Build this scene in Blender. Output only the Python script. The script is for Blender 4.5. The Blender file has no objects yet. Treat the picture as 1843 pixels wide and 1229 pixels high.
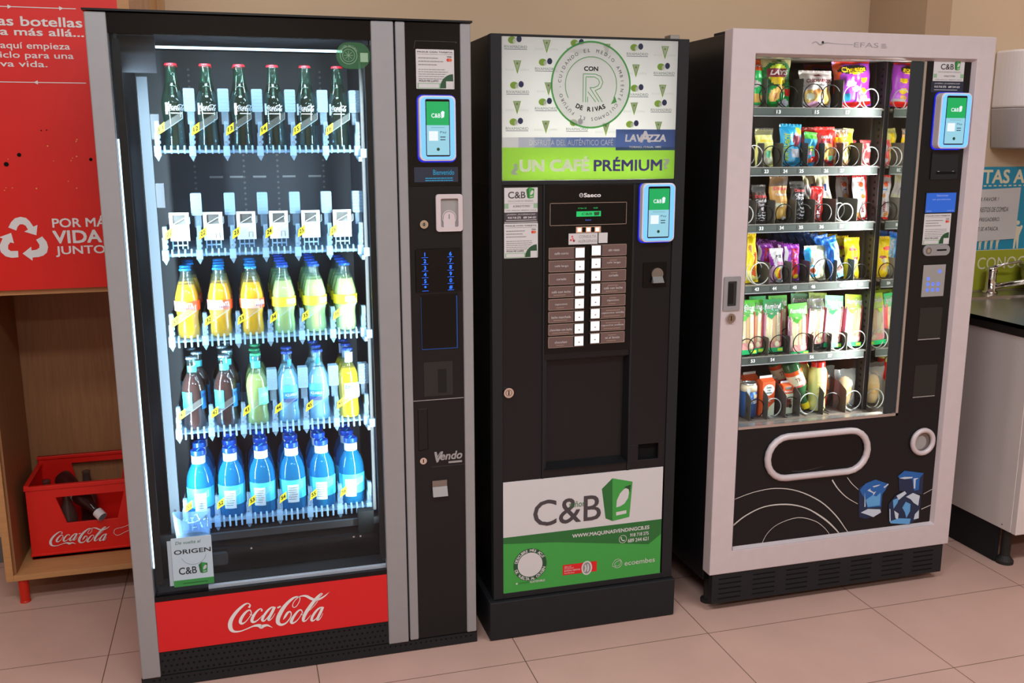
import bpy, math, random
from math import sin, cos, pi, radians, sqrt
from mathutils import Matrix, Vector
random.seed(7)
scene = bpy.context.scene
COL = scene.collection
# ---------------------------------------------------------------- camera, light, exposure
cam_data = bpy.data.cameras.new('camera')
cam_data.sensor_width = 36.0
cam_data.lens = 1718.5 / 1843 * 36.0
cam_data.clip_start = 0.05
cam = bpy.data.objects.new('camera', cam_data)
COL.objects.link(cam)
PITCH, ROLL, YAW = 0.2038, -0.0016, 0.2785
fw = Vector((sin(YAW)*cos(PITCH), cos(YAW)*cos(PITCH), -sin(PITCH)))
rt = Vector((cos(YAW), -sin(YAW), 0))
up = rt.cross(fw)
rt2 = rt*cos(ROLL) + up*sin(ROLL)
up2 = up*cos(ROLL) - rt*sin(ROLL)
cam.matrix_world = Matrix(((rt2.x, up2.x, -fw.x, 0.328), (rt2.y, up2.y, -fw.y, -2.5869),
                           (rt2.z, up2.z, -fw.z, 1.4843), (0, 0, 0, 1)))
scene.camera = cam
scene.view_settings.view_transform = 'Standard'
scene.view_settings.look = 'None'
scene.view_settings.exposure = 0.0
scene.view_settings.gamma = 1.0
scene.view_settings.use_curve_mapping = False
scene.cycles.transparent_max_bounces = 24
scene.cycles.max_bounces = 8
scene.cycles.diffuse_bounces = 3
scene.cycles.glossy_bounces = 4
scene.cycles.transmission_bounces = 6
scene.cycles.caustics_reflective = False
scene.cycles.caustics_refractive = False
scene.cycles.sample_clamp_indirect = 4.0
scene.cycles.use_denoising = True
world = bpy.data.worlds.new('world')
scene.world = world
world.use_nodes = True
world.node_tree.nodes['Background'].inputs[0].default_value = (1.0, 0.98, 0.97, 1)
world.node_tree.nodes['Background'].inputs[1].default_value = 0.1

# small least-squares corrections of the measured positions, one for each machine or corner of the room:
# x' = a x + b, y' = c y + d, z' = e z + f
FITS = {'drinks': (1.0034, .0018, 1, 0, .9971, .0025), 'drinks_trays': (1.0018, .0107, 1, .01, .9958, -.0011), 'coffee': (.9968, .0083, 1, 0, .9934, -.0019),
        'snacks': (.9922, .0163, 1, 0, .9922, -.0079), 'snacks_trays': (.9918, .0220, 1, .01, .9923, -.0130), 'cabinet': (.9932, .0503, 1, .042, .9856, -.0038),
        'crate': (.9864, .0650, 1, .042, .9764, -.0026), 'sink': (1, -.032, 1.028, -.019, .9758, -.001), 'wall_fittings': (.958, .0912, 1, 0, .9619, -.0127)}
FIT = [None]
def use_fit(k): FIT[0] = FITS[k] if k else None
def X(p):
    if FIT[0] is None: return tuple(p)
    a, b, c, d, e, f = FIT[0]
    z = e*p[2]+f
    if p[2] < .14: z = p[2]*(e*.14+f)/.14       # what stands on the floor stays on the floor
    return (a*p[0]+b, c*p[1]+d, z)
def area(name, loc, rot, sx, sy, power, color, spread=180):
    d = bpy.data.lights.new(name, 'AREA')
    d.shape = 'RECTANGLE'
    d.size, d.size_y = sx, sy
    d.energy = power
    d.color = color
    d.spread = radians(spread)
    o = bpy.data.objects.new(name, d)
    o.location = X(loc)
    o.rotation_euler = rot
    COL.objects.link(o)
    return o
WARM = (0.88, 0.95, 1.0)
# the room's ceiling panels
for lx, ly, pw in ((0.3, -1.7, 37), (2.5, -1.7, 37), (0.3, -3.6, 31), (2.5, -3.6, 31)):
    area('ceiling_lamp_or_fill', (lx, ly, 2.66), (0, 0, 0), 1.2, 0.3, pw, WARM)
# fill lights added overhead to brighten the back wall
for lx in (0.4, 2.1):
    area('wall_wash_fill', (lx, 0.45, 2.66), (0, 0, 0), 1.1, 0.2, 6, (1.0, .93, .86))
area('ceiling_lamp_or_fill', (-.9, -.9, 2.66), (0, 0, 0), 1.0, 0.3, 17, WARM)  # fill added to brighten the red board and the left floor
area('wall_wash_fill', (3.5, 0.1, 2.66), (0, 0, 0), .8, 0.2, 5, (1.0, .93, .88))  # another added wall wash fill, over the sink corner

# ---------------------------------------------------------------- materials
def lin(h):
    h = h.lstrip('#')
    r = []
    for i in (0, 2, 4):
        c = int(h[i:i+2], 16) / 255
        r.append(c/12.92 if c <= 0.04045 else ((c+0.055)/1.055)**2.4)
    return (*r, 1)
MATS = {}
# key: (colour, roughness, metallic, extra)
T = {
 'silver': ('989698', .42, .2), 'silver_light': ('d0c2c4', .4, .1), 'silver_bright': ('c9c4c0', .25, .8), 'chrome': ('d8d4d0', .12, 1), 'steel': ('b9b0a8', .28, .9),
 'steel_dull': ('8d857f', .4, .8),
 'black': ('141416', .45, 0), 'black_gloss': ('0b0b0d', .12, 0), 'black_semi': ('161618', .28, 0), 'black_matte': ('1d1d20', .6, 0), 'hole': ('020202', .9, 0),
 'dark_grey': ('2b2a2b', .5, 0), 'grey': ('6c6866', .5, 0), 'mid_grey': ('9a9593', .5, 0), 'dark_pocket': ('2a2826', .4, 0), 'liner': ('3a3b42', .5, 0), 'rail_white': ('363c45', .6, 0), 'shelf_metal': ('3b403c', .5, .1),
 'divider_grey': ('4b4640', .5, .1), 'liner_brown': ('6b5d53', .45, 0), 'mirror': ('b0aca6', .04, 1), 'wire': ('1c1a19', .3, .4), 'wire_white': ('d6d2cc', .35, .2),
 'red': ('d6181c', .4, 0), 'red_board': ('e0170e', .45, 0), 'crate_red': ('e81a10', .42, 0), 'leg_red': ('d1230f', .4, 0), 'white': ('e4e0df', .5, 0), 'paper': ('cfcaca', .6, 0), 'print_grey': ('8b8785', .6, 0), 'print_dark': ('2e2a2b', .6, 0), 'print_red': ('cc3a3a', .6, 0), 'print_orange': ('d86a3a', .6, 0),
 'cb_grey': ('453d42', .55, 0), 'green': ('3c9b41', .5, 0), 'green_dark': ('23692f', .5, 0), 'green_deep': ('1f4a2c', .5, 0), 'green_pale': ('8fb08f', .5, 0), 'navy': ('1b2338', .5, 0),
 'yellow': ('f2d522', .5, 0), 'ink': ('161412', .6, 0), 'iceB': ('1a5fa8', .3, 0), 'iceD': ('12294a', .3, 0), 'iceL': ('5c9fd6', .3, 0), 'iceW': ('c3cdda', .3, 0), 'arc': ('c9c4be', .4, 0),
 'cap_blue': ('1f7fd0', .3, .3), 'cap_royal': ('1d4fc0', .3, .3), 'cap_red': ('d01a2a', .3, .2), 'cap_navy': ('1c3f9a', .3, .3), 'cap_green': ('2d9a66', .3, .2), 'cap_steel': ('9fb4c4', .25, .7),
 'fanta': ('ffa800', .2, 0), 'lemon': ('c2c97c', .2, 0), 'cola': ('120705', .08, 0), 'bitter': ('3c0f0b', .1, 0), 'kas_lemon': ('a9ae68', .2, 0), 'aqua': ('86aecb', .2, 0), 'mango': ('ffc400', .2, 0),
 'lab_salmon': ('f0a890', .5, 0), 'lab_orange': ('ee5a20', .5, 0), 'lab_yellow': ('f4dc2c', .5, 0), 'lab_cyan': ('38c6d8', .5, 0), 'lab_mint': ('7ae0b0', .5, 0), 'lab_blue': ('1e7fc0', .5, 0), 'lab_navy': ('1d3c86', .5, 0), 'lab_lilac': ('a8b0d8', .5, 0), 'lab_white': ('d4d6d8', .5, 0), 'lab_teal': ('4ac4d8', .5, 0),
 'bag_green': ('1f9a3f', .3, 0), 'bag_green2': ('3ec46a', .3, 0), 'bag_gold': ('b9ae7a', .35, .2), 'bag_red': ('d8221c', .3, 0), 'bag_orange': ('e2541e', .3, 0), 'bag_purple': ('93288f', .3, 0), 'bag_violet': ('a03ab4', .3, 0), 'bag_white': ('e8dcdc', .35, 0), 'bag_cream': ('ece3bd', .4, 0), 'bag_yellow': ('f6cf16', .3, 0), 'bag_lemon': ('f0e68a', .35, 0), 'bag_blue': ('2aa8d8', .3, 0), 'bag_oreo': ('1c66c0', .3, 0), 'bag_sky': ('7cc8ea', .3, 0), 'bag_brown': ('4a3630', .35, 0), 'bag_tan': ('d39a54', .35, 0), 'bag_black': ('24211f', .35, 0), 'bag_pink': ('e9a8c8', .35, 0), 'bag_coral': ('e65a5a', .35, 0), 'maroon': ('8a2a3c', .4, 0), 'crisp': ('e7b25a', .5, 0), 'crisp_dark': ('c4803c', .5, 0), 'biscuit': ('5a2c20', .5, 0), 'lime': ('c6dd3c', .4, 0),
 'bread': ('ecdcb0', .8, 0), 'bread_dark': ('d4ac6c', .7, 0), 'ham': ('d88a86', .6, 0), 'card_green': ('5cc23c', .4, 0), 'card_green2': ('35a05a', .4, 0), 'card_lime': ('b9d92e', .4, 0), 'label_green': ('18a05c', .4, 0), 'glass_green': ('2c5a34', .12, 0),
 'can_blue': ('2a5590', .3, .3), 'can_cream': ('e3cfb0', .35, .1), 'can_metal': ('cfcac2', .25, .8), 'carton_orange': ('e25622', .4, 0), 'choc': ('7a3a24', .4, 0),
 'teal': ('1790b4', .5, 0), 'olive': ('a3a62a', .5, 0), 'cream_print': ('e6dcc0', .6, 0), 'plastic_white': ('e2d8d8', .35, 0), 'plastic_smoke': ('a59c9c', .3, 0), 'cup_board': ('ddd0cc', .4, 0), 'worktop': ('2a2523', .4, 0),
 'button_plate': ('6b544f', .4, 0), 'plate_rim': ('a58a7c', .4, 0), 'rubber': ('1a1714', .7, 0),
}
E_ = {'led_cool': ('d6f0ff', 4), 'led_neutral': ('fff2dc', 14), 'ring_blue': ('66a8ff', 1.7), 'ring_violet': ('a8a6ff', 1.0), 'scr_green': ('14b060', .95), 'scr_cyan': ('9fdcf0', .9), 'scr_white': ('f0faff', 1.0), 'scr_blue': ('2a6ad8', .8), 'halo_blue': ('1a2cff', .7), 'key_blue': ('1f6aff', 2.0), 'txt_cyan': ('28b0e0', .7), 'btn_white': ('fff2ee', 1.3), 'btn_amber': ('ffb890', .9), 'lcd_green': ('20d070', .9), 'lcd_text': ('5f7cff', .9), 'line_blue': ('0d4f9c', .7), 'scr_lilac': ('b9c6ff', .7)}
def nodes_of(name):
    m = bpy.data.materials.new(name)
    m.use_nodes = True
    nt = m.node_tree
    return m, nt, nt.nodes['Principled BSDF'], nt.nodes['Material Output']
def noise_tint(nt, b, col, scale, amount, coords='Object', stretch=(1, 1, 1)):
    n = nt.nodes
    tc = n.new('ShaderNodeTexCoord'); mp = n.new('ShaderNodeMapping'); mp.inputs['Scale'].default_value = stretch
    nz = n.new('ShaderNodeTexNoise'); nz.inputs['Scale'].default_value = scale; nz.inputs['Detail'].default_value = 5
    mx = n.new('ShaderNodeMix'); mx.data_type = 'RGBA'
    mx.inputs[6].default_value = tuple(c*(1-amount) for c in col[:3])+(1,)
    mx.inputs[7].default_value = tuple(min(1, c*(1+amount)) for c in col[:3])+(1,)
    nt.links.new(tc.outputs[coords], mp.inputs[0]); nt.links.new(mp.outputs[0], nz.inputs['Vector'])
    nt.links.new(nz.outputs['Fac'], mx.inputs[0]); nt.links.new(mx.outputs[2], b.inputs['Base Color'])
    return nz, mx
def clear(name, tint, body, fac, rough=.05, ior=1.45):
    """thin see-through plastic or glass: tinted transparency, a share of diffuse body, a fresnel gloss"""
    m, nt, b, out = nodes_of(name)
    n = nt.nodes; n.remove(b)
    tr = n.new('ShaderNodeBsdfTransparent'); tr.inputs[0].default_value = lin(tint)
    df = n.new('ShaderNodeBsdfDiffuse'); df.inputs[0].default_value = lin(body)
    tl = n.new('ShaderNodeBsdfTranslucent'); tl.inputs[0].default_value = lin(body)
    m0 = n.new('ShaderNodeMixShader'); m0.inputs[0].default_value = .4
    nt.links.new(df.outputs[0], m0.inputs[1]); nt.links.new(tl.outputs[0], m0.inputs[2])
    m1 = n.new('ShaderNodeMixShader'); m1.inputs[0].default_value = fac
    nt.links.new(tr.outputs[0], m1.inputs[1]); nt.links.new(m0.outputs[0], m1.inputs[2])
    gl = n.new('ShaderNodeBsdfGlossy'); gl.inputs['Roughness'].default_value = rough
    f0 = ((ior-1)/(ior+1))**2           # Schlick reflectance, the same from both sides of the thin wall
    lw = n.new('ShaderNodeLayerWeight'); lw.inputs['Blend'].default_value = .5
    pw = n.new('ShaderNodeMath'); pw.operation = 'POWER'; pw.inputs[1].default_value = 5
    fr = n.new('ShaderNodeMath'); fr.operation = 'MULTIPLY_ADD'; fr.inputs[1].default_value = 1-f0; fr.inputs[2].default_value = f0
    nt.links.new(lw.outputs['Facing'], pw.inputs[0]); nt.links.new(pw.outputs[0], fr.inputs[0])
    m2 = n.new('ShaderNodeMixShader')
    nt.links.new(fr.outputs[0], m2.inputs[0]); nt.links.new(m1.outputs[0], m2.inputs[1]); nt.links.new(gl.outputs[0], m2.inputs[2])
    nt.links.new(m2.outputs[0], out.inputs[0])
    return m
CLEAR = {'pane': ('f4fbff', 'ffffff', 0.0, 0.0, 1.28), 'bottle_clear': ('f0faf8', 'd8f0f0', .03, .05, 1.65), 'bottle_green': ('c0dcce', '8fc8b0', .03, .05, 1.65), 'plastic_clear': ('ecf6ff', 'd6eeff', .22, .12, 1.45), 'plastic_frost': ('e4f0fa', 'd4eeff', .42, .2, 1.4), 'water_blue': ('8cd6f4', '2ea6dc', .42, .04, 1.45), 'film': ('f6f6f4', 'e8e6e0', .14, .1, 1.5), 'film_grey': ('d8d4d0', 'b8b4b0', .3, .12, 1.5), 'sticker_green': ('b0d8b0', '5f9468', .62, .3, 1.2), 'cup_clear': ('dcecff', 'bcdcf4', .22, .05, 1.5), 'bottle_brown': ('9a6a66', '6a3c3a', .3, .06, 1.45), 'bottle_dull': ('b8b0a8', '9a8c84', .22, .06, 1.45), 'smoke_clear': ('5a6670', '30363c', .3, .05, 1.45)}
SIGN = {'sign_white': 'e6e6e4', 'sign_lime': '9ccf4a', 'sign_green': '5fb060', 'sign_olive': '8fb04a', 'sign_navy': '3a3f60', 'sign_blue': '4a5f94', 'sign_purple': '6a5fa8', 'sign_grey': '7d8a84', 'sign_pale': 'cfd6cc', 'sign_ink': '2c302c', 'sign_print': 'f8f6f2', 'sb1': 'd9d8da', 'sb2': 'bcc0cc', 'sb3': '9aa4bc', 'sb4': '7686ac', 'sb5': '5a6d9c'}
WOOD = {'wood': ('9a6a44', 14, .3, (9, 9, .6)), 'wood_dark': ('7a5238', 14, .25, (9, 9, .6)), 'wood_edge': ('c08a58', 14, .2, (.6, 9, 9)), 'wood_pale': ('b98e60', 12, .15, (9, 9, .6))}
def M(k):
    if k in MATS: return MATS[k]
    if k in T:
        c, r, me = T[k]
        m, nt, b, out = nodes_of(k)
        b.inputs['Base Color'].default_value = lin(c); b.inputs['Roughness'].default_value = r; b.inputs['Metallic'].default_value = me
        if k in ('silver', 'silver_light', 'black_matte', 'crate_red', 'red_board', 'cup_board', 'liner', 'black_semi', 'bread', 'steel', 'shelf_metal'):
            noise_tint(nt, b, lin(c), 30 if k in ('silver', 'silver_light') else 8, .06)
        if k.startswith('black') or k in ('dark_pocket', 'hole'):
            b.inputs['Specular IOR Level'].default_value = .3
    elif k in E_:
        c, s = E_[k]
        m, nt, b, out = nodes_of(k)
        b.inputs['Base Color'].default_value = (0, 0, 0, 1); b.inputs['Roughness'].default_value = .3
        b.inputs['Emission Color'].default_value = lin(c); b.inputs['Emission Strength'].default_value = s
    elif k in CLEAR:
        t, bd, f, r, i = CLEAR[k]
        m = clear(k, t, bd, f, r, i)
    elif k in SIGN:                       # printed translucent face of a light box
        m, nt, b, out = nodes_of(k)
        b.inputs['Base Color'].default_value = lin(SIGN[k]); b.inputs['Roughness'].default_value = .35
        tl = nt.nodes.new('ShaderNodeBsdfTranslucent'); tl.inputs[0].default_value = lin(SIGN[k])
        mx = nt.nodes.new('ShaderNodeMixShader'); mx.inputs[0].default_value = .6
        nt.links.new(b.outputs[0], mx.inputs[1]); nt.links.new(tl.outputs[0], mx.inputs[2]); nt.links.new(mx.outputs[0], out.inputs[0])
    elif k in WOOD:
        c, s, a, st = WOOD[k]
        m, nt, b, out = nodes_of(k)
        noise_tint(nt, b, lin(c), s, a, stretch=st); b.inputs['Roughness'].default_value = .5
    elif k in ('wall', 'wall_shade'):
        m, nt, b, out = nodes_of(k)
        c = lin('ccb295' if k == 'wall' else 'b3967a')  # return wall uses a copy of the wall colour with shade mixed in
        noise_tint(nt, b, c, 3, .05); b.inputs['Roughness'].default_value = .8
    elif k == 'ceiling':
        m, nt, b, out = nodes_of(k)
        noise_tint(nt, b, lin('b8b0a8'), 2, .05); b.inputs['Roughness'].default_value = .9
    elif k == 'floor':
        m, nt, b, out = nodes_of(k)
        n = nt.nodes
        nz, mx = noise_tint(nt, b, lin('c59d8f'), 5, .10)
        tc = n.new('ShaderNodeTexCoord'); mp = n.new('ShaderNodeMapping')
        mp.inputs['Location'].default_value = (-1.066, .145, 0)
        br = n.new('ShaderNodeTexBrick'); br.offset = 0; br.squash = 1
        br.inputs['Scale'].default_value = 1; br.inputs['Mortar Size'].default_value = .0016; br.inputs['Mortar Smooth'].default_value = .2
        br.inputs['Brick Width'].default_value = .59; br.inputs['Row Height'].default_value = .377
        m2 = n.new('ShaderNodeMix'); m2.data_type = 'RGBA'; m2.inputs[7].default_value = lin('6e5344')
        nt.links.new(tc.outputs['Object'], mp.inputs[0]); nt.links.new(mp.outputs[0], br.inputs['Vector'])
        nt.links.new(br.outputs['Fac'], m2.inputs[0]); nt.links.new(mx.outputs[2], m2.inputs[6]); nt.links.new(m2.outputs[2], b.inputs['Base Color'])
        n2 = n.new('ShaderNodeTexNoise'); n2.inputs['Scale'].default_value = 90
        bp = n.new('ShaderNodeBump'); bp.inputs['Strength'].default_value = .08; nt.links.new(n2.outputs['Fac'], bp.inputs['Height']); nt.links.new(bp.outputs[0], b.inputs['Normal'])
        b.inputs['Roughness'].default_value = .42; b.inputs['Specular IOR Level'].default_value = .35
    else:
        raise KeyError(k)
    MATS[k] = m
    return m

# ---------------------------------------------------------------- measured drawings
COLA = [[[0.191,0.254,0.0213],[0.205,0.274,0.0151],[0.196,0.297,0.01],[0.165,0.3,0.0163],[0.12,0.271,0.0251],[0.071,0.226,0.0314],[0.032,0.176,0.0364],[0.006,0.123,0.0414],[0.0,0.071,0.0414],[0.013,0.031,0.0339],[0.045,0.01,0.0213],[0.101,0.008,0.0138],[0.158,0.023,0.0113],[0.215,0.042,0.0151],[0.253,0.047,0.0251],[0.284,0.041,0.0351],[0.303,0.026,0.0439],[0.324,0.031,0.0326],[0.359,0.034,0.0226],[0.386,0.019,0.0125],[0.412,0.0,0.0019]],[[0.215,0.192,0.0088],[0.203,0.224,0.0125],[0.173,0.219,0.0188],[0.133,0.179,0.0276],[0.106,0.134,0.0314],[0.102,0.1,0.0289],[0.122,0.088,0.0188],[0.154,0.106,0.01],[0.187,0.143,0.0075],[0.21,0.175,0.0075],[0.215,0.192,0.0088]],[[0.196,0.184,0.0075],[0.216,0.168,0.0063],[0.242,0.172,0.005]],[[0.312,0.196,0.0188],[0.319,0.215,0.0113],[0.3,0.225,0.0125],[0.262,0.196,0.0213],[0.226,0.145,0.0289],[0.214,0.105,0.0289],[0.23,0.088,0.0226],[0.262,0.099,0.0125],[0.298,0.127,0.0075],[0.322,0.153,0.005]],[[0.439,0.227,0.0075],[0.41,0.224,0.0163],[0.371,0.192,0.0226],[0.33,0.137,0.0263],[0.316,0.1,0.0263],[0.33,0.086,0.0163],[0.356,0.104,0.01],[0.394,0.149,0.0088],[0.435,0.211,0.0088]],[[0.445,0.227,0.0276],[0.415,0.168,0.0289],[0.385,0.115,0.0276],[0.378,0.089,0.0213],[0.397,0.091,0.01],[0.423,0.117,0.0063],[0.446,0.153,0.0038]],[[0.471,0.211,0.0176],[0.505,0.225,0.0151]],[[0.522,0.071,0.0025],[0.543,0.104,0.0213],[0.57,0.143,0.0226],[0.596,0.151,0.0138],[0.605,0.12,0.01],[0.589,0.076,0.01],[0.548,0.031,0.0163],[0.5,0.019,0.0263],[0.47,0.046,0.0376],[0.473,0.096,0.0414],[0.501,0.156,0.0414],[0.545,0.221,0.0364],[0.596,0.271,0.0289],[0.645,0.303,0.0201],[0.683,0.305,0.0125],[0.7,0.288,0.0088],[0.692,0.251,0.0075],[0.666,0.208,0.0075],[0.639,0.192,0.0088],[0.623,0.209,0.0088],[0.632,0.244,0.0075],[0.66,0.28,0.0075],[0.696,0.303,0.01],[0.734,0.309,0.0163],[0.772,0.297,0.0263],[0.809,0.269,0.0289],[0.853,0.247,0.0251],[0.899,0.251,0.0213],[0.945,0.273,0.0151],[0.978,0.297,0.0075],[1.0,0.315,0.0013]],[[0.718,0.126,0.0088],[0.705,0.156,0.0125],[0.674,0.146,0.0188],[0.635,0.101,0.0263],[0.607,0.055,0.0314],[0.604,0.027,0.0276],[0.624,0.021,0.0176],[0.661,0.044,0.01],[0.695,0.086,0.0075],[0.718,0.126,0.0088]],[[0.699,0.11,0.0063],[0.721,0.096,0.0063],[0.747,0.101,0.005]],[[0.852,0.222,0.0075],[0.886,0.264,0.0088],[0.917,0.292,0.01],[0.927,0.304,0.0088],[0.913,0.31,0.01],[0.881,0.282,0.0226],[0.84,0.234,0.0339],[0.792,0.173,0.0364],[0.751,0.114,0.0364],[0.726,0.06,0.0314],[0.724,0.028,0.0226],[0.747,0.028,0.0113],[0.78,0.059,0.0063],[0.801,0.085,0.0038]],[[0.79,0.137,0.005],[0.838,0.181,0.0063],[0.878,0.229,0.0063]],[[0.925,0.153,0.0075],[0.897,0.152,0.0163],[0.857,0.121,0.0226],[0.819,0.068,0.0263],[0.806,0.028,0.0251],[0.82,0.016,0.0163],[0.85,0.034,0.0088],[0.888,0.08,0.0088],[0.923,0.14,0.0075]],[[0.928,0.157,0.0263],[0.901,0.1,0.0276],[0.873,0.046,0.0276],[0.865,0.02,0.0213],[0.882,0.019,0.01],[0.905,0.045,0.0063],[0.925,0.086,0.0038]]]
ARROWS = [[[-0.397,1.26],[-0.388,1.276],[-0.376,1.288],[-0.36,1.292],[-0.345,1.288],[-0.336,1.278],[-0.327,1.261],[-0.315,1.266],[-0.321,1.234],[-0.354,1.246],[-0.343,1.252],[-0.348,1.264],[-0.356,1.269],[-0.364,1.269],[-0.371,1.262],[-0.376,1.25]],[[-0.428,1.23],[-0.391,1.243],[-0.386,1.211],[-0.396,1.214],[-0.403,1.205],[-0.404,1.193],[-0.397,1.187],[-0.377,1.187],[-0.378,1.167],[-0.397,1.166],[-0.413,1.171],[-0.425,1.184],[-0.428,1.201],[-0.422,1.215],[-0.416,1.227]],[[-0.323,1.22],[-0.305,1.23],[-0.294,1.213],[-0.291,1.196],[-0.296,1.179],[-0.307,1.17],[-0.321,1.166],[-0.338,1.165],[-0.339,1.155],[-0.365,1.178],[-0.339,1.199],[-0.339,1.187],[-0.325,1.189],[-0.316,1.195],[-0.315,1.204]]]
BOX = [[[0.337,1.385],[0.0,1.078],[0.138,0.113],[0.366,0.0]],[[0.337,1.385],[1.0,1.21],[0.92,0.076],[0.366,0.0]],[[0.86,1.047],[0.718,0.998],[0.596,0.88],[0.494,0.66],[0.481,0.432],[0.606,0.454],[0.748,0.528],[0.862,0.695],[0.89,0.868]],[[0.717,1.061],[0.948,1.127],[0.919,0.865],[0.88,0.975]],[[0.477,0.28],[0.814,0.308],[0.816,0.201],[0.48,0.166]]]
ARCS = [[[1.79,0.384,0.0018],[1.865,0.403,0.0023],[1.945,0.408,0.0027],[2.028,0.39,0.0032],[2.115,0.345,0.0037],[2.178,0.289,0.0037],[2.221,0.235,0.0027],[2.243,0.207,0.0018]],[[1.791,0.292,0.0046],[1.839,0.325,0.0041],[1.908,0.349,0.0037],[1.99,0.348,0.0046],[2.063,0.327,0.0037],[2.13,0.285,0.0055],[2.175,0.246,0.0046],[2.206,0.211,0.0027]],[[1.904,0.218,0.0018],[1.924,0.255,0.0018],[1.963,0.283,0.0018],[2.034,0.297,0.0023],[2.099,0.278,0.0023],[2.139,0.248,0.0018],[2.162,0.22,0.0014]],[[2.155,0.416,0.0046],[2.179,0.383,0.0037],[2.216,0.348,0.0027],[2.261,0.32,0.0018]],[[2.212,0.419,0.0018],[2.233,0.394,0.0023],[2.259,0.371,0.0018]],[[2.521,0.328,0.0018],[2.556,0.342,0.0018]],[[2.518,0.273,0.0027],[2.555,0.284,0.0023]]]
ICE = [["iceD",[[2.26,0.378],[2.27,0.272],[2.296,0.263],[2.355,0.274],[2.357,0.351],[2.376,0.377],[2.323,0.4]]],["iceB",[[2.265,0.369],[2.275,0.351],[2.29,0.333],[2.299,0.303],[2.353,0.301],[2.353,0.343],[2.366,0.359],[2.376,0.379],[2.323,0.4],[2.285,0.39]]],["iceL",[[2.29,0.331],[2.316,0.345],[2.331,0.339],[2.348,0.352],[2.348,0.306],[2.301,0.305]]],["iceW",[[2.275,0.288],[2.302,0.298],[2.351,0.291],[2.355,0.28],[2.326,0.266],[2.302,0.277]]],["iceW",[[2.294,0.364],[2.306,0.371],[2.305,0.365],[2.32,0.355],[2.329,0.358],[2.319,0.343],[2.317,0.353]]],["iceW",[[2.313,0.377],[2.332,0.38],[2.345,0.38],[2.332,0.375],[2.318,0.373]]],["iceW",[[2.356,0.37],[2.374,0.381],[2.376,0.377],[2.361,0.366]]],["iceW",[[2.284,0.359],[2.292,0.308],[2.287,0.306]]],["iceD",[[2.414,0.394],[2.42,0.351],[2.452,0.342],[2.515,0.327],[2.513,0.391],[2.514,0.405],[2.434,0.422]]],["iceB",[[2.41,0.403],[2.434,0.42],[2.513,0.404],[2.499,0.388],[2.499,0.346],[2.48,0.344],[2.468,0.387],[2.418,0.394]]],["iceW",[[2.416,0.396],[2.437,0.398],[2.47,0.395],[2.468,0.391],[2.438,0.39]]],["iceW",[[2.474,0.389],[2.494,0.389],[2.483,0.383],[2.484,0.352],[2.478,0.352]]],["iceD",[[2.382,0.307],[2.389,0.242],[2.473,0.223],[2.51,0.242],[2.511,0.319],[2.478,0.337],[2.442,0.349],[2.41,0.338]]],["iceL",[[2.398,0.32],[2.423,0.326],[2.417,0.307],[2.403,0.288]]],["iceL",[[2.438,0.288],[2.45,0.308],[2.47,0.298],[2.471,0.272],[2.458,0.248],[2.45,0.27]]],["iceW",[[2.449,0.326],[2.476,0.337],[2.505,0.324],[2.502,0.288],[2.482,0.301],[2.469,0.315]]],["iceW",[[2.406,0.281],[2.425,0.268],[2.424,0.241],[2.413,0.255]]],["iceL",[[2.391,0.244],[2.428,0.251],[2.476,0.244],[2.473,0.224],[2.396,0.236]]],["iceW",[[2.41,0.334],[2.442,0.347],[2.45,0.338],[2.421,0.318]]],["iceW",[[2.386,0.289],[2.39,0.289],[2.395,0.246],[2.391,0.244]]],["iceW",[[2.491,0.259],[2.506,0.273],[2.508,0.242],[2.488,0.24]]]]
# ---------------------------------------------------------------- text outlines
_G = {}
def outline(s, bold=0.0, shear=0.0):
    """triangulated outlines of a string: verts (x, z), faces, bounding box"""
    key = (s, bold, shear)
    if key not in _G:
        cu = bpy.data.curves.new('t', 'FONT'); cu.body = s; cu.size = 1; cu.shear = shear; cu.resolution_u = 3
        o = bpy.data.objects.new('t', cu); COL.objects.link(o)
        me = bpy.data.meshes.new_from_object(o.evaluated_get(bpy.context.evaluated_depsgraph_get()))
        v = [(p.co.x, p.co.y, 0) for p in me.vertices]; f = [tuple(p.vertices) for p in me.polygons]
        bpy.data.objects.remove(o); bpy.data.curves.remove(cu); bpy.data.meshes.remove(me)
        if not v: v = [(0, 0, 0)]
        if bold > .004:                     # heavier weight: the same letters laid over themselves, slightly displaced
            n = len(v); b = bold*.75
            f = [tuple(i+n*k for i in q) for k in range(4) for q in f]
            v = [(x+dx, z+dz, k) for k, (dx, dz) in enumerate(((b, b), (-b, b), (-b, -b), (b, -b))) for x, z, _ in v]
        _G[key] = (v, f, (min(a[0] for a in v), max(a[0] for a in v), min(a[1] for a in v), max(a[1] for a in v)))
    return _G[key]
def smooth_path(pts, n=4):
    """Catmull-Rom through points of any dimension"""
    out = []
    L = len(pts)
    for i in range(L-1):
        p0, p1, p2, p3 = pts[max(i-1, 0)], pts[i], pts[i+1], pts[min(i+2, L-1)]
        for k in range(n):
            t = k/n
            out.append(tuple(.5*(2*b + (c-a)*t + (2*a-5*b+4*c-d)*t*t + (3*b-a-3*c+d)*t**3) for a, b, c, d in zip(p0, p1, p2, p3)))
    out.append(tuple(pts[-1]))
    return out
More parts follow.
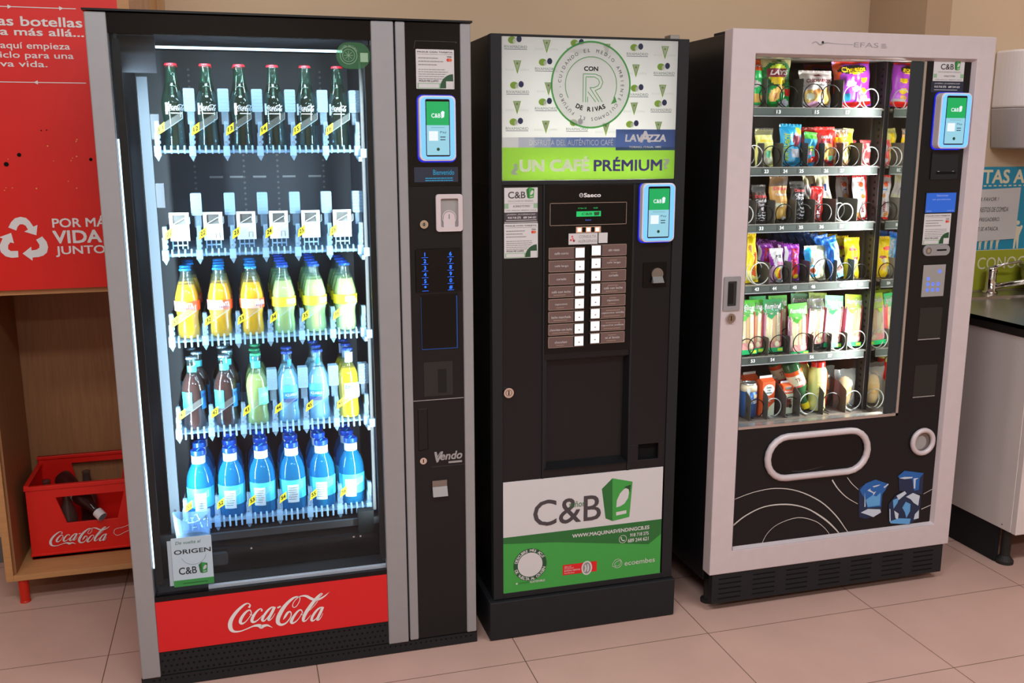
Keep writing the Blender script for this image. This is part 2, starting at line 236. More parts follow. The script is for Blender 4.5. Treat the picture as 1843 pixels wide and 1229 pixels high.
def ribbon(pts):
    """(x, z, width) centre line -> verts, quads"""
    v, f = [], []
    for i, p in enumerate(pts):
        a, b = pts[max(i-1, 0)], pts[min(i+1, len(pts)-1)]
        dx, dz = b[0]-a[0], b[1]-a[1]
        l = sqrt(dx*dx+dz*dz) or 1
        nx, nz = -dz/l, dx/l
        w = max(p[2], .0002)/2
        v += [(p[0]+nx*w, p[1]+nz*w), (p[0]-nx*w, p[1]-nz*w)]
        if i: f.append((2*i-2, 2*i-1, 2*i+1, 2*i))
    return v, f
def rrect(x0, x1, z0, z1, r, n=5):
    p = []
    for cx, cz, a in ((x1-r, z1-r, 0), (x0+r, z1-r, 90), (x0+r, z0+r, 180), (x1-r, z0+r, 270)):
        for i in range(n+1):
            t = radians(a + 90*i/n)
            p.append((cx+r*cos(t), cz+r*sin(t)))
    return p
class MB:
    """collects shapes, with a material for each, and links them as ONE mesh object"""
    def __init__(s, mat='black'):
        s.v, s.f, s.m, s.keys = [], [], [], []
        s.use(mat); s.warp = None
    def use(s, k):
        if k not in s.keys: s.keys.append(k)
        s.k = s.keys.index(k); return s
    def raw(s, v, f, key=None):
        if key: s.use(key)
        o = len(s.v)
        s.v += [tuple(p) for p in v]
        for q in f: s.f.append(tuple(o+i for i in q)); s.m.append(s.k)
        return s
    def box(s, x0, x1, y0, y1, z0, z1, key=None):
        return s.raw([(x0,y0,z0),(x1,y0,z0),(x1,y1,z0),(x0,y1,z0),(x0,y0,z1),(x1,y0,z1),(x1,y1,z1),(x0,y1,z1)],
                     [(0,3,2,1),(4,5,6,7),(0,1,5,4),(2,3,7,6),(1,2,6,5),(3,0,4,7)], key)
    def prism(s, poly, y0, y1, key=None):
        n = len(poly)
        v = [(x, y0, z) for x, z in poly] + [(x, y1, z) for x, z in poly]
        return s.raw(v, [tuple(range(n))[::1], tuple(range(2*n-1, n-1, -1))] + [(i, i+n, (i+1) % n + n, (i+1) % n) for i in range(n)], key)
    def rbox(s, x0, x1, z0, z1, y0, y1, r, key=None, n=5): return s.prism(rrect(x0, x1, z0, z1, r, n), y0, y1, key)
    def frame(s, outer, inner, y0, y1, key=None):
        """a ring between two outlines of the same count, extruded along y"""
        n = len(outer); v = []
        for y in (y0, y1): v += [(x, y, z) for x, z in outer] + [(x, y, z) for x, z in inner]
        f = []
        for i in range(n):
            j = (i+1) % n
            f += [(i, j, n+j, n+i), (2*n+i, 3*n+i, 3*n+j, 2*n+j), (i, 2*n+i, 2*n+j, j), (n+i, n+j, 3*n+j, 3*n+i)]
        return s.raw(v, f, key)
    def tor(s, cx, cz, y, rx, rz, r, key=None, n=28, m=8):
        """rounded ring in the x-z plane"""
        return s.pipe([(cx+rx*cos(2*pi*i/n), y, cz+rz*sin(2*pi*i/n)) for i in range(n)], r, key, m, True)
    def flat(s, poly, y, key=None):
        return s.raw([(x, y, z) for x, z in poly], [tuple(range(len(poly)))], key)
    def rect(s, x0, x1, z0, z1, y, key=None): return s.flat([(x0, z0), (x1, z0), (x1, z1), (x0, z1)], y, key)
    def disc(s, cx, cz, r, y, key=None, n=24, rz=None, a0=0, a1=360):
        full = a1-a0 >= 360
        p = [(cx+r*cos(radians(a0+(a1-a0)*i/n)), cz+(rz or r)*sin(radians(a0+(a1-a0)*i/n))) for i in range(n+(0 if full else 1))]
        return s.flat(p if full else [(cx, cz)]+p, y, key)
    def ring(s, cx, cz, r0, r1, y, key=None, n=40, a0=0, a1=360):
        v, f = [], []
        for i in range(n+1):
            t = radians(a0+(a1-a0)*i/n)
            v += [(cx+r0*cos(t), y, cz+r0*sin(t)), (cx+r1*cos(t), y, cz+r1*sin(t))]
            if i: f.append((2*i-2, 2*i-1, 2*i+1, 2*i))
        return s.raw(v, f, key)
    def lathe(s, prof, key=None, n=20, c=(0, 0, 0), axis='z'):
        v, f = [], []
        for r, z in prof:
            for i in range(n):
                t = 2*pi*i/n
                p = (r*cos(t), r*sin(t), z) if axis == 'z' else (r*cos(t), z, r*sin(t))
                v.append((c[0]+p[0], c[1]+p[1], c[2]+p[2]))
        for k in range(len(prof)-1):
            for i in range(n):
                j = (i+1) % n
                q = (k*n+i, k*n+j, k*n+n+j, k*n+n+i)
                f.append(q if axis == 'z' else q[::-1])
        if prof[0][0] > 1e-6: f.append(tuple(range(n))[::-1] if axis == 'z' else tuple(range(n)))
        if prof[-1][0] > 1e-6:
            b = (len(prof)-1)*n
            f.append(tuple(range(b, b+n)) if axis == 'z' else tuple(range(b, b+n))[::-1])
        return s.raw(v, f, key)
    def cyl(s, c, r, y0, y1, key=None, n=24):            # disc body along y
        return s.lathe([(r, y0), (r, y1)], key, n, (c[0], 0, c[1]), 'y')
    def pipe(s, path, r, key=None, m=8, closed=False):
        P = [Vector(p) for p in path]; n = len(P); v, f = [], []
        prev = None
        for i in range(n):
            a = P[(i-1) % n] if closed or i else P[0]
            b = P[(i+1) % n] if closed or i < n-1 else P[-1]
            d = (b-a).normalized()
            if prev is None:
                u = d.orthogonal().normalized()
            else:
                u = (prev - d*prev.dot(d)).normalized()
            prev = u
            w = d.cross(u)
            rr = r[i] if isinstance(r, (list, tuple)) else r
            for k in range(m):
                t = 2*pi*k/m
                v.append(P[i]+u*(rr*cos(t))+w*(rr*sin(t)))
        for i in range(n if closed else n-1):
            for k in range(m):
                l = (k+1) % m; j = (i+1) % n
                f.append((i*m+k, i*m+l, j*m+l, j*m+k))
        if not closed: f += [tuple(range(m))[::-1], tuple(range((n-1)*m, n*m))]
        return s.raw(v, f, key)
    def text(s, t, x0, x1, z0, z1, y, key=None, bold=.0, shear=.0, tilt=0.0):
        """lettering fitted to the box"""
        if key: s.use(key)
        v, f, (a, b, c, d) = outline(t, bold, shear)
        w, h = (b-a) or 1, (d-c) or 1
        out = []
        for p, q, l in v:
            x = x0+(p-a)/w*(x1-x0); z = z0+(q-c)/h*(z1-z0) + tilt*(p-a)/w
            out.append((x, y-l*.00005, z))
        return s.raw(out, f)
    def textl(s, t, x, z, h, y, key=None, bold=.0, shear=.0, align='l', sx=1.0):
        """lettering with capitals of height h"""
        v, f, (a, b, c, d) = outline(t, bold, shear)
        k = h/.72; w = (b-a)*k*sx
        x0 = x if align == 'l' else x-w/2 if align == 'c' else x-w
        return s.raw([(x0+(p-a)*k*sx, y-l*.00005, z+q*k) for p, q, l in v], f, key)
    def arc_text(s, t, cx, cz, r, h, y, a0, a1, key=None, bold=.0, inward=False):
        """letters spread along a circle from angle a0 to a1 (degrees)"""
        if key: s.use(key)
        k = h/.72
        for i, ch in enumerate(t):
            if ch == ' ': continue
            v, f, (a, b, c, d) = outline(ch, bold)
            th = radians(a0+(a1-a0)*(i+.5)/len(t))
            out = []
            for p, q, l in v:
                lx, lz = (p-(a+b)/2)*k, (q-.36)*k
                if inward: rr, tt = r-lz, th+lx/r
                else: rr, tt = r+lz, th-lx/r
                out.append((cx+rr*cos(tt), y-l*.00005, cz+rr*sin(tt)))
            s.raw(out, f)
        return s
    def lines(s, x0, x1, z0, z1, n, y, key=None, fill=.45, seed=1):
        """rows of small print too fine to read"""
        if key: s.use(key)
        rnd = random.Random(seed); st = (z1-z0)/n
        for i in range(n):
            z = z1-st*(i+1)
            e = x0+(x1-x0)*rnd.uniform(.72, 1); x = x0
            while x < e:
                w = rnd.uniform(.05, .13)*(x1-x0)
                s.rect(x, min(x+w, e), z, z+st*fill, y); x += w+.012*(x1-x0)
        return s
    def stroke(s, pts, y, key=None, n=4):
        v, f = ribbon(smooth_path(pts, n))
        return s.raw([(a, y, b) for a, b in v], f, key)
    def script_logo(s, x0, x1, z0, z1, y, key=None, n=3, warp=None):
        """the flowing script wordmark drawn as pen strokes"""
        if key: s.use(key)
        w = x1-x0; kz = (z1-z0)/.315
        for i, st in enumerate(COLA):
            v, f = ribbon(smooth_path(st, n))
            yy = y-i*.00002
            s.raw([(x0+a*w, yy, z0+b*kz) if warp is None else warp(x0+a*w, z0+b*kz, -i*.00002) for a, b in v], f)
        return s
    def cup_mark(s, x0, x1, z0, z1, y, keys=('green_dark', 'green', 'paper', 'green_deep', 'paper')):
        """the green folded cup emblem"""
        for i, (p, k) in enumerate(zip(BOX, keys)):
            s.flat([(x0+a*(x1-x0), z0+b/1.39*(z1-z0)) for a, b in p], y-.0002*i, k)
        return s
    def build(s, name, parent=None, smooth=False, bevel=0.0, local=False):
        me = bpy.data.meshes.new(name)
        local = local or (parent is not None and parent.name in LOCAL)
        me.from_pydata(s.v if local else [X(p) for p in s.v], [], s.f)
        me.polygons.foreach_set('material_index', s.m)
        for k in s.keys: me.materials.append(M(k))
        if smooth: me.polygons.foreach_set('use_smooth', [True]*len(s.f))
        me.update()
        o = bpy.data.objects.new(name, me); COL.objects.link(o)
        if parent is not None:
            o.parent = parent
            o.matrix_parent_inverse = WM[parent.name].inverted() if parent.name in WM else Matrix()
        if local: LOCAL.add(o.name)
        if bevel:
            md = o.modifiers.new('bevel', 'BEVEL'); md.width = bevel; md.segments = 2; md.limit_method = 'ANGLE'; md.angle_limit = radians(50)
        return o
WM, LOCAL = {}, set()
def tag(o, label, cat, group=None, kind=None):
    if label: o['label'] = label
    if cat: o['category'] = cat
    if group: o['group'] = group
    if kind: o['kind'] = kind
    return o
def thing(name, label, cat, loc=(0, 0, 0), group=None, world=True):
    """an Empty at the thing's base; world=True means its parts are written in room coordinates"""
    o = bpy.data.objects.new(name, None); COL.objects.link(o)
    o.location = X(loc); o.empty_display_size = .05
    if world: WM[o.name] = Matrix.Translation(o.location)
    else: LOCAL.add(o.name)
    return tag(o, label, cat, group)
def lab(o, text): o['label'] = text; return o
def struct(name, mb, **k):
    o = mb.build(name, **k); o['kind'] = 'structure'; return o
def dup(root, loc, label, group=None, rot=None):
    """copy of a thing with copies of its parts and sub-parts"""
    r = root.copy(); COL.objects.link(r); r.location = X(loc)
    if rot is not None: r.rotation_euler = rot
    r['label'] = label
    if group: r['group'] = group
    for ch in root.children:
        c = ch.copy(); COL.objects.link(c); c.parent = r
        for g in ch.children:
            d = g.copy(); COL.objects.link(d); d.parent = c
    return r
# ---------------------------------------------------------------- the room
struct('floor', MB('floor').box(-2.6, 4.6, -4.6, 1.15, -.05, 0))
struct('ceiling', MB('ceiling').box(-2.6, 4.6, -4.6, 1.15, 2.72, 2.8))
struct('wall_back', MB('wall').box(-2.6, 2.945, 1.05, 1.15, 0, 2.72))
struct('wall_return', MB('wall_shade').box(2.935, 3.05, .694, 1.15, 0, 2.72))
struct('wall_right', MB('wall').box(3.05, 4.6, .694, .80, 0, 2.72))
struct('wall_left', MB('wall').box(-2.7, -2.6, -4.6, 1.15, 0, 2.72))
struct('wall_side', MB('wall').box(4.6, 4.7, -4.6, 1.15, 0, 2.72))
struct('wall_front', MB('wall').box(-2.6, 4.6, -4.7, -4.6, 0, 2.72))
struct('baseboard_back', MB('grey').box(-2.6, -.53, 1.03, 1.05, 0, .09))
struct('trim_1', MB('wood_pale').box(.0, .13, 1.028, 1.05, 0, 2.72))

use_fit('cabinet')
# ---------------------------------------------------------------- recycling cabinet on the left
cab = thing('recycling_cabinet', 'wooden recycling cabinet with red lettered panel and red legs', 'cabinet', (-.23, .82, 0))
F = .612
b = MB('wood'); b.box(-.52, -.497, F, 1.02, .087, 2.25, 'wood_edge'); b.box(.03, .056, F, 1.02, .087, 2.25, 'wood_edge')
b.box(-.497, .03, F, 1.02, .087, .107, 'wood_edge'); b.box(-.497, .03, F+.002, 1.02, 1.046, 1.064, 'wood_edge'); b.box(-.497, .03, 1.0, 1.02, .107, 1.046, 'wood'); b.box(-.497, .03, F, 1.02, 2.23, 2.25, 'wood_edge')
b.box(-.4969, -.489, F+.012, 1.0, .107, 1.046, 'wood')
b.build('cabinet_frame', cab, bevel=.001)
for lx, ly in ((-.474, .635), (.01, .635), (-.474, .99), (.01, .99)):
    MB('leg_red').lathe([(.017, 0), (.017, .004), (.0155, .006), (.0165, .087)], c=(lx, ly, 0)).build('leg', cab, smooth=False)
p = MB('red_board').box(-.52, -.034, F-.012, F, 1.064, 2.25)
p.box(-.034, .0, F-.012, F, 1.064, 2.25, 'wood_edge'); p.box(0, .056, F-.012, F, 1.064, 2.25, 'wood')
panel = lab(p.build('front_panel', cab), 'red front panel with white recycling lettering')
y = F-.0126
for t, x0, x1, z0, z1, bo in (('Para estas botellas', -.545, -.136, 1.858, 1.886, .02), ('hay vida más allá...', -.505, -.134, 1.824, 1.853, .02), ('Desde aquí empieza', -.47, -.176, 1.787, 1.812, .01), ('un ciclo para una', -.437, -.168, 1.760, 1.784, .01), ('nueva vida.', -.435, -.243, 1.740, 1.758, .01), ('POR MÁS', -.273, -.098, 1.256, 1.292, .02), ('VIDA', -.275, -.134, 1.206, 1.247, .03), ('JUNTOS', -.271, -.105, 1.164, 1.198, .02)):
    MB('white').text(t, x0, x1, z0, z1, y, bold=bo).build('lettering', panel)
for z, xe, ars in ((1.9122, -.15, ((-.33, 1), (-.19, 1))), (1.6953, -.14, ((-.28, -1),))):
    p = MB('white').rect(-.5, xe, z-.0012, z+.0012, y)
    for ax, d in ars: p.flat([(ax-.006*d, z-.006), (ax+.006*d, z), (ax-.006*d, z+.006)][::d], y-.0002)
    p.build('arrow_line', panel)
for a in ARROWS: MB('white').flat(a[::-1], y).build('recycling_arrow', panel)
for hx, hz, r in ((-.346, 1.480, .006), (-.384, 1.452, .007), (-.146, 1.465, .005), (-.278, 1.553, .002), (-.263, 1.554, .002)): MB('hole').disc(hx, hz, r, y).build('bolt_hole', panel)
rnd = random.Random(4)
for i in range(14): MB('crisp').disc(rnd.uniform(-.44, -.16), rnd.uniform(1.36, 1.56), rnd.uniform(.001, .0024), y, n=6).build('paint_chip', panel)

# crate of empties
use_fit('crate')
cr = thing('bottle_crate', 'red plastic bottle crate on the cabinet floor', 'crate', (-.25, .85, .107))
x0, x1, y0, y1, z0, z1 = -.479, -.085, .73, .985, .108, .372
b = MB('crate_red')
b.box(x0, x1, y0, y1, z0, z0+.012)
def holed(x0, x1, z0, z1, hole, y0, y1, key):
    hx0, hx1, hz0, hz1, sl = hole
    h = [(hx0, hz1), (hx0+sl, hz0), (hx1-sl, hz0), (hx1, hz1)]
    o = [(x0, z1), (x0, z0), (x1, z0), (x1, z1)]
    b.frame(o, h, y0, y1, key)
holed(x0, x1, z0, z1, (-.386, -.168, .231, .328, .028), y0, y0+.008, 'crate_red')
holed(x0, x1, z0, z1+.03, (-.37, -.19, .25, .368, .02), y1-.008, y1, 'crate_red')
b.prism([(x0, z0), (x0+.008, z0), (x0+.008, z1), (x0, z1)], y0+.008, y1-.008)
b.prism([(x1-.008, z0), (x1, z0), (x1, z1), (x1-.008, z1)], y0+.008, y1-.008)
b.box(x0-.004, x1+.004, y0-.004, y0+.012, z1-.012, z1+.002); b.box(x0-.004, x0+.012, y0, y1, z1-.004, z1+.006); b.box(x0-.004, x1+.004, y1-.012, y1+.003, z1+.018, z1+.03)
b.box(x0-.003, x1+.003, y0-.003, y1+.002, z0+.012, z0+.02)
body = b.build('crate_body', cr, bevel=.0015)
p = MB('white').script_logo(-.416, -.222, .152, .206, y0-.004)
p.stroke([(-.212, .178, .0016), (-.2, .168, .0016), (-.17, .18, .0016), (-.14, .192, .0016)], y0-.0035); p.stroke([(-.212, .178, .0016), (-.206, .192, .0016), (-.18, .197, .0016), (-.14, .21, .0016)], y0-.0035)
lab(p.build('logo_print', cr), 'white script lettering on the crate')

CB = [(0, .001), (.026, 0), (.0300, .006), (.0300, .03), (.027, .06), (.0295, .095), (.0300, .115), (.024, .140), (.016, .165), (.0135, .19), (.0130, .21), (.0142, .212), (.0142, .218)]
def empty_bottle(label, loc, rot, cap):
    t = thing('empty_bottle', label, 'bottle', loc, None, world=False); t.rotation_euler = rot
    MB('bottle_brown' if cap else 'bottle_dull').lathe(CB, n=22).build('glass', t, smooth=True)
    if cap:
        MB('paper').lathe([(.0310, .075), (.0312, .098)], 'paper', 22).build('label', t)
        MB('plastic_white').lathe([(.0165, .195), (.0170, .197), (.0170, .222), (.0160, .224)], 'plastic_white', 22).lathe([(.0150, .224), (.0145, .2215), (0, .2215)], 'bag_sky', 22).build('cap', t)
    return t
d = (Vector((-.243, .712, .250))-Vector((-.335, .80, .325))).normalized()
o = empty_bottle('dark bottle lying in the crate with white cap poking out of its front opening', Vector((-.243, .712, .250))-d*.224, d.to_track_quat('Z', 'Y').to_euler(), True)
empty_bottle('empty upright bottle at the back right inside the crate', (-.318, .945, .1205), (0, 0, 0), False)
empty_bottle('empty upright bottle at the left inside the crate', (-.44, .88, .1205), (0, 0, 0), False)
empty_bottle('empty upright bottle behind the crate front opening', (-.36, .775, .1205), (0, 0, 0), False)

use_fit('sink')
# ---------------------------------------------------------------- sink corner on the right
sk = thing('sink_cabinet', 'white kitchen sink cabinet on black legs beside the snack machine', 'cabinet', (3.45, .33, 0))
MB('cup_board').box(2.92, 3.98, -.008, .69, .142, .856).build('body', sk, bevel=.001)
for dx in (2.922, 3.453):
    d = MB('cup_board').box(dx, dx+.527, -.03, -.0085, .140, .853).build('door', sk, bevel=.002)
    MB('steel').pipe([(dx+.44, -.03, .80), (dx+.44, -.055, .80), (dx+.44, -.055, .70), (dx+.44, -.03, .70)], .004).build('handle', d)
for lx, ly in ((2.957, .04), (3.93, .04), (2.957, .62), (3.93, .62)):
    MB('rubber').lathe([(.03, 0), (.03, .012), (.017, .03), (.017, .142)], c=(lx, ly, 0)).build('leg', sk)
MB('black_matte').box(2.926, 2.94, .055, .66, .002, .1415).build('plinth', sk)  # black board filling the space under the cabinet's left side
MB('dark_grey').lathe([(.0035, -.001), (.0035, .0)], n=10, c=(2.92, .03, .16)).build('hinge_plug', sk)
wt = thing('worktop', 'dark-edged steel sink top over the white sink cabinet', 'worktop', (3.45, .33, .856))
b = MB('worktop').box(2.915, 3.99, -.045, .692, .8565, .886); b.build('board', wt, bevel=.002)
b = MB('steel')
o = [(2.913, -.047), (3.99, -.047), (3.99, .692), (2.913, .692)]
def xy(poly, z): return [(x, y, z) for x, y in poly]
hole = [(3.02, .05), (3.93, .05), (3.93, .56), (3.02, .56)]
b.raw(xy(o, .8995)+xy(hole, .8995)+xy(o, .886)+xy([(3.03, .06), (3.92, .06), (3.92, .55), (3.03, .55)], .8905),
      [(0, 1, 5, 4), (1, 2, 6, 5), (2, 3, 7, 6), (3, 0, 4, 7), (8, 9, 1, 0), (11, 8, 0, 3), (4, 5, 13, 12), (5, 6, 14, 13), (6, 7, 15, 14), (7, 4, 12, 15), (12, 13, 14, 15)])
b.raw([(2.913, -.047, .886), (2.913, .692, .886), (2.913, .692, .8995), (2.913, -.047, .8995)], [(0, 1, 2, 3)][::-1], 'silver_bright')
lab(b.build('sink_sheet', wt), 'stainless steel draining sheet')
tp = thing('sink_tap', 'chrome mixer tap with lever and long spout at the sink', 'tap', (3.345, .64, .9))
MB('chrome').lathe([(.03, .9), (.03, .906), (.021, .912), (.019, .985), (.022, .99), (.022, 1.0), (.012, 1.012), (0, 1.013)], c=(3.345, .64, 0)).build('tap_body', tp, smooth=True)
MB('chrome').pipe([(3.345, .64, 1.008), (3.39, .625, 1.022), (3.45, .6, 1.035)], [.008, .006, .005]).build('lever', tp, smooth=True)
MB('chrome').pipe([(3.345, .64, .925), (3.42, .57, .95), (3.50, .49, .985), (3.56, .43, 1.012), (3.575, .415, 1.01), (3.58, .41, .985)], [.013, .012, .011, .011, .011, .011], m=12).build('spout', tp, smooth=True)
bw = thing('steel_bowl', 'stainless steel bowl standing on the sink behind the tap', 'bowl', (3.57, .59, .9))
MB('steel').lathe([(.055, .9), (.085, .93), (.098, .975), (.1, 1.02), (.103, 1.021), (.1, 1.024), (.096, 1.02), (.09, .96), (0, .935)], c=(3.575, .585, 0), n=32).build('bowl_body', bw, smooth=True)

# wall fittings
use_fit('wall_fittings')
ds = thing('towel_dispenser', 'white wall dispenser with smoky lower half above the sink', 'dispenser', (3.49, .694, 1.5))
def dshell(z0, z1, yk, key, bot=1.0):
    b = MB(key); n = 36; prof = []
    for i in range(n+1):
        t = pi*i/n
        prof.append((3.49-.166*cos(t), .692-yk*sin(t)**.6))
    v = [(x, y, z0+(0 if bot == 1 else 0)) for x, y in prof]+[(x, y, z1) for x, y in prof]
    if bot != 1: v = [(3.49+(x-3.49)*bot, .692+(y-.692)*bot, z0) for x, y in prof]+[(x, y, z1) for x, y in prof]
    m = n+1
    return b.raw(v, [(i, i+1, m+i+1, m+i) for i in range(n)]+[tuple(range(m))[::-1], tuple(range(m, 2*m)), (0, m, 2*m-1, n)])
lab(dshell(1.70, 1.93, .17, 'plastic_white').build('hood', ds, bevel=.008), 'white plastic hood')
lab(dshell(1.535, 1.70, .165, 'plastic_smoke', .9).build('lower_cover', ds, bevel=.006), 'smoky grey cover')
MB('plastic_white').lathe([(.018, 1.503), (.026, 1.515), (.031, 1.534)], c=(3.478, .6, 0)).build('nozzle', ds)
ps = thing('wall_poster', 'teal and olive lettered poster on the wall above the sink', 'poster', (3.6, .694, .95))
p = MB('teal').box(3.27, 4.0, .690, .6935, 1.104, 1.458); p.box(3.27, 4.0, .690, .6935, .93, 1.102, 'olive'); p.box(3.27, 4.0, .690, .6935, 1.102, 1.104, 'cream_print')
p.build('sheet', ps)
y = .6896
MB('cream_print').text('TAS A', 3.318, 3.535, 1.388, 1.447, y, bold=.03).build('title', ps); MB('cream_print').text('CONOCE', 3.332, 3.62, 1.020, 1.072, y, bold=-.005).build('title', ps)
p = MB('cream_print')
for i in range(9): p.rect(3.325+i*.026, 3.340+i*.026, 1.376, 1.381, y)
p.build('small_print', ps)
def figure(p, x, z, s):
    p.disc(x, z+.118*s, .011*s, y, n=10)
    p.flat([(x-.016*s, z+.105*s), (x-.014*s, z+.05*s), (x-.014*s, z), (x-.004*s, z), (x, z+.045*s), (x+.006*s, z), (x+.014*s, z), (x+.014*s, z+.06*s), (x+.03*s, z+.1*s), (x+.024*s, z+.108*s), (x+.012*s, z+.1*s)], y)
for fx, fs in ((3.525, .95), (3.335, .42), (3.365, .42), (3.395, .42), (3.425, .42)):
    p = MB('cream_print'); figure(p, fx, 1.106, fs); p.build('printed_figure', ps)
nt_ = thing('paper_notice', 'white paper notice taped over the teal poster', 'notice', (3.4, .686, 1.14))
p = MB('paper').flat([(3.22, 1.139), (3.514, 1.150), (3.518, 1.370), (3.22, 1.361)], .686)
p.raw([(3.22, .688, 1.139), (3.514, .688, 1.150), (3.518, .688, 1.370), (3.22, .688, 1.361)], [(3, 2, 1, 0)])
p.build('sheet', nt_)
y = .6855
for t, x0, x1, z0, z1 in (('¡POR FAVOR !', 3.275, 3.407, 1.310, 1.330), ('NO TIRAR RESTOS DE COMIDA', 3.235, 3.462, 1.268, 1.288), ('EN EL FREGADERO,', 3.262, 3.422, 1.226, 1.244), ('QUE SE ATASCA.', 3.285, 3.42, 1.185, 1.204)): MB('ink').text(t, x0, x1, z0, z1, y, shear=.2).build('printed_line', nt_)

use_fit('drinks')
# ---------------------------------------------------------------- drinks machine
A = thing('drinks_machine', 'tall glass-fronted drinks vending machine with red base panel', 'vending machine', (.475, .3, 0))
b = MB('black_semi')
b.box(.004, .05, .031, .60, .036, 1.80); b.box(.69, .946, .031, .60, .036, 1.80); b.box(.05, .69, .57, .60, .036, 1.80); b.box(.05, .69, .031, .57, 1.772, 1.80); b.box(.05, .69, .031, .57, .036, .26)
b.box(-.004, .953, -.005, .60, 1.803, 1.808)
b.build('cabinet', A)
b = MB('liner'); b.box(.0505, .056, .06, .569, .262, 1.77); b.box(.684, .6895, .06, .569, .262, 1.77, 'liner'); b.box(.056, .684, .562, .569, .262, 1.77, 'liner')
b.box(.056, .684, .06, .562, 1.764, 1.771, 'liner'); b.box(.056, .684, .035, .562, .261, .268, 'dark_grey')
for x in (.208, .354, .456, .598):
    for i in range(28): b.disc(x, 1.25+i*.017, .004, .561, 'grey', n=6)
for x0 in (.25, .31, .38, .47, .55): b.rect(x0, x0+.04, 1.384, 1.390, .561, 'mid_grey')
b.build('liner', A)
b = MB('rail_white')
b.box(.094, .120, .150, .165, .36, 1.66); b.box(.0925, .094, .150, .25, .36, 1.66, 'hole')
b.box(.120, .142, .152, .158, 1.50, 1.565, 'liner'); b.box(.120, .142, .152, .158, 1.32, 1.385, 'liner')
b.box(.062, .150, .075, .085, 1.665, 1.755, 'liner')
for z in (.40, .43, .46): b.disc(.107, z, .004, .149, 'chrome', n=8)
lab(b.build('side_rail', A), 'pale lit rail left of the trays')
b = MB('grey').pipe([(.668, .105, .42), (.668, .105, 1.72)], .005)
for z in (1.462, 1.19, .955, .69): b.box(.660, .676, .095, .115, z-.012, z+.012, 'plastic_frost'); b.box(.655, .663, .10, .112, z-.022, z-.010, 'plastic_frost')
b.build('lift_rod', A)
for x0, x1 in ((0, .049), (.684, .743)):
    MB('silver').box(x0, x1, 0, .0305, .034, 1.801).build('door_post', A, bevel=.003)
for x0, x1 in ((.7475, .773), (.9205, .9495)):
    MB('silver').box(x0, x1, 0, .0305, .037, 1.801).build('door_post', A, bevel=.003)
MB('black_gloss').box(.0495, .6835, .004, .03, 1.752, 1.80).build('header', A)
MB('pane').box(.0495, .6835, .009, .012, .262, 1.752).build('glass_pane', A)
b = MB('black_gloss').box(.0495, .6835, .003, .03, .256, .27); b.box(.19, .6835, .016, .029, .2705, .279, 'silver_light')
b.build('sill', A)
p = MB('red').box(.0495, .6835, .002, .03, .107, .2555).build('base_panel', A)
lab(p, 'glossy red panel with white script logo')
MB('white').script_logo(.2406, .5176, .1362, .2234, .0012, n=5).build('logo_print', p)
b = MB('black_matte').box(.0495, .6835, .006, .03, .036, .1065)
for r in range(4):
    for i in range(42): b.disc(.056+i*.0149+(.0075 if r % 2 else 0), .045+r*.0165, .0034, .0055, 'hole', n=8)
b.build('grille', A)
b = MB('black_matte').box(-.002, .952, .004, .60, .002, .0335)
for i in range(60): b.disc(.03+i*.0153, .024, .003, .0035, 'hole', n=8)
b.build('plinth', A)

# payment door
d = MB('black_gloss').box(.7735, .9200, .004, .03, 1.374, 1.80); d.box(.7735, .9200, .005, .03, .037, 1.3735, 'black_semi')
d.box(.7735, .92, .0045, .005, .770, .772, 'mid_grey'); d.box(.822, .92, .0045, .005, .569, .571, 'dark_grey')
for q in ([(.80, 1.755), (.907, 1.755)], ): d.stroke([(.797, 1.735, .0012), (.80, 1.752, .0012), (.803, 1.7535, .0012), (.904, 1.7535, .0012), (.908, 1.7505, .0012)], .0038, 'dark_grey')
d.stroke([(.786, .746, .002), (.786, .622, .002)], .0046, 'hole', 1); d.stroke([(.786, .622, .002), (.813, .626, .002)], .0046, 'hole', 1); d.stroke([(.813, .626, .002), (.813, .746, .002)], .0046, 'hole', 1); d.stroke([(.786, .746, .002), (.813, .746, .002)], .0046, 'dark_grey', 1)
door = d.build('payment_door', A)
d = MB('mid_grey'); d.text('Vendo', .831, .913, .588, .613, .0045, bold=.03, shear=.25); d.rect(.872, .912, .577, .583, .0045)
d.text('V', .831, .857, .582, .615, .0044, bold=.05, shear=.2); d.build('logo_print', door)
